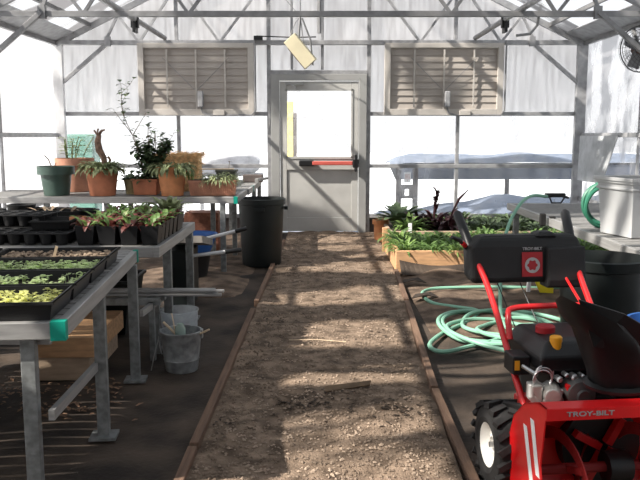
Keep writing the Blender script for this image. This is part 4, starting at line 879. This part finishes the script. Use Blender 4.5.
# handle tubes
for s in (-1, 1):
    pts = [(s*.185, .40, .27), (s*.19, .44, .33), (s*.215, .86, .64), (s*.235, 1.02, .775)]
    if s < 0: pts = [(-.20, .34, .26), (-.215, .42, .33), (-.20, .84, .635), (-.225, 1.02, .775)]
    MB().tube(smooth_pts(pts, 5), .0125, 10).build('handle_tube', M_red2, t, smooth=True)
    MB().tube([(s*.225, 1.0, .76), (s*.235, 1.06, .83), (s*.25, 1.15, .92), (s*.252, 1.16, .93)], [.02, .021, .021, .012], 12).build('grip', M_black, t, smooth=True)
MB().tube(smooth_pts([(-.19, .62, .49), (-.185, .66, .57), (-.16, .69, .595), (-.05, .70, .60), (.10, .70, .60), (.18, .69, .59), (.205, .66, .54)], 5), .012, 10).build('cross_tube', M_red2, t, smooth=True)
MB().tube([(.10, .30, .45), (.16, .9, .66), (.16, 1.0, .72)], .006, 6).build('chute_crank_rod', M_red2, t)
b = MB(); b.tube([(-.24, 1.03, .78), (-.29, .98, .83), (-.33, .96, .845)], [.006, .01, .008], 8); l = b.build('control_lever', M_black, t, smooth=True)
MB().tube([(-.255, 1.01, .80), (-.275, .99, .815)], .011, 8).build('red_sleeve', M_red2, l)
b = MB(); v = []
def rr(x0, x1, z0, z1, y0, y1): return [(x0, y0, z0), (x1, y0, z0), (x1, y1, z1), (x0, y1, z1)]
b.rect_loft([(-.235, .235, .945, 1.0, .645), (-.245, .245, .94, 1.06, .67), (-.245, .245, .955, 1.09, .80), (-.20, .23, .97, 1.07, .838), (-.17, .21, .99, 1.05, .845)], capt=True); cp = b.build('control_panel', M_blackm, t, bevel=.014)
b = MB(); b.rect_loft([(.075, .245, .915, 1.0, .625), (.08, .25, .91, 1.0, .66), (.08, .25, .93, 1.0, .80)], capt=True); b.rect_loft([(.04, .14, .96, 1.06, .84), (.06, .12, .98, 1.04, .86)], capt=True); b.build('gear_console', M_blackm, cp, bevel=.01)
tl = math.atan2(.015, .14); cx_, cz_ = .02, .725
Mb = Matrix.Translation((cx_, .945, cz_)) @ Matrix.Rotation(PI/2-tl, 4, 'X')
b = MB(); b.box(-.045, .045, -.052, .052, 0, .003, Mb); bd = b.build('badge', M_redd, cp)
v = []; f = []; N = 48
for i in range(N):
    a = 2*PI*i/N; ri = .021+.0028*math.cos(6*a)
    for r in (ri, .033): v.append(Mb @ Vector((r*math.cos(a), r*math.sin(a)-.004, .0045)))
for i in range(N): j = (i+1) % N; f.append((2*i, 2*i+1, 2*j+1, 2*j))
MB().add(v, f).build('ring_emblem', M_grey, bd, solid=.001)
word('lettering', 'TROY-BILT', .017, M_grey, cp, Matrix.Translation((cx_, .9495, cz_+.066)) @ Matrix.Rotation(PI/2-tl, 4, 'X'), sx_=1.05)
b = MB(); b.tube(smooth_pts([(-.12, .97, .64), (-.10, .85, .52), (-.12, .62, .42)], 5), .0025, 5); b.tube(smooth_pts([(-.02, .97, .64), (.0, .8, .50), (.0, .66, .50)], 5), .0025, 5); b.build('control_cable', M_black, t)

# bench items on right: grey panel leaning on right wall
t = tag(MB().add([(3.30, 8.9, .70), (3.30, 9.75, .70), (3.32, 9.78, 1.26), (3.32, 8.55, 1.26)][:4], [(0, 1, 2, 3)]).build('grey_panel', mat('pale_grey_sheet', (.42, .43, .45), .7), solid=.01), 'pale grey sheet panel standing against the right wall', 'panel')
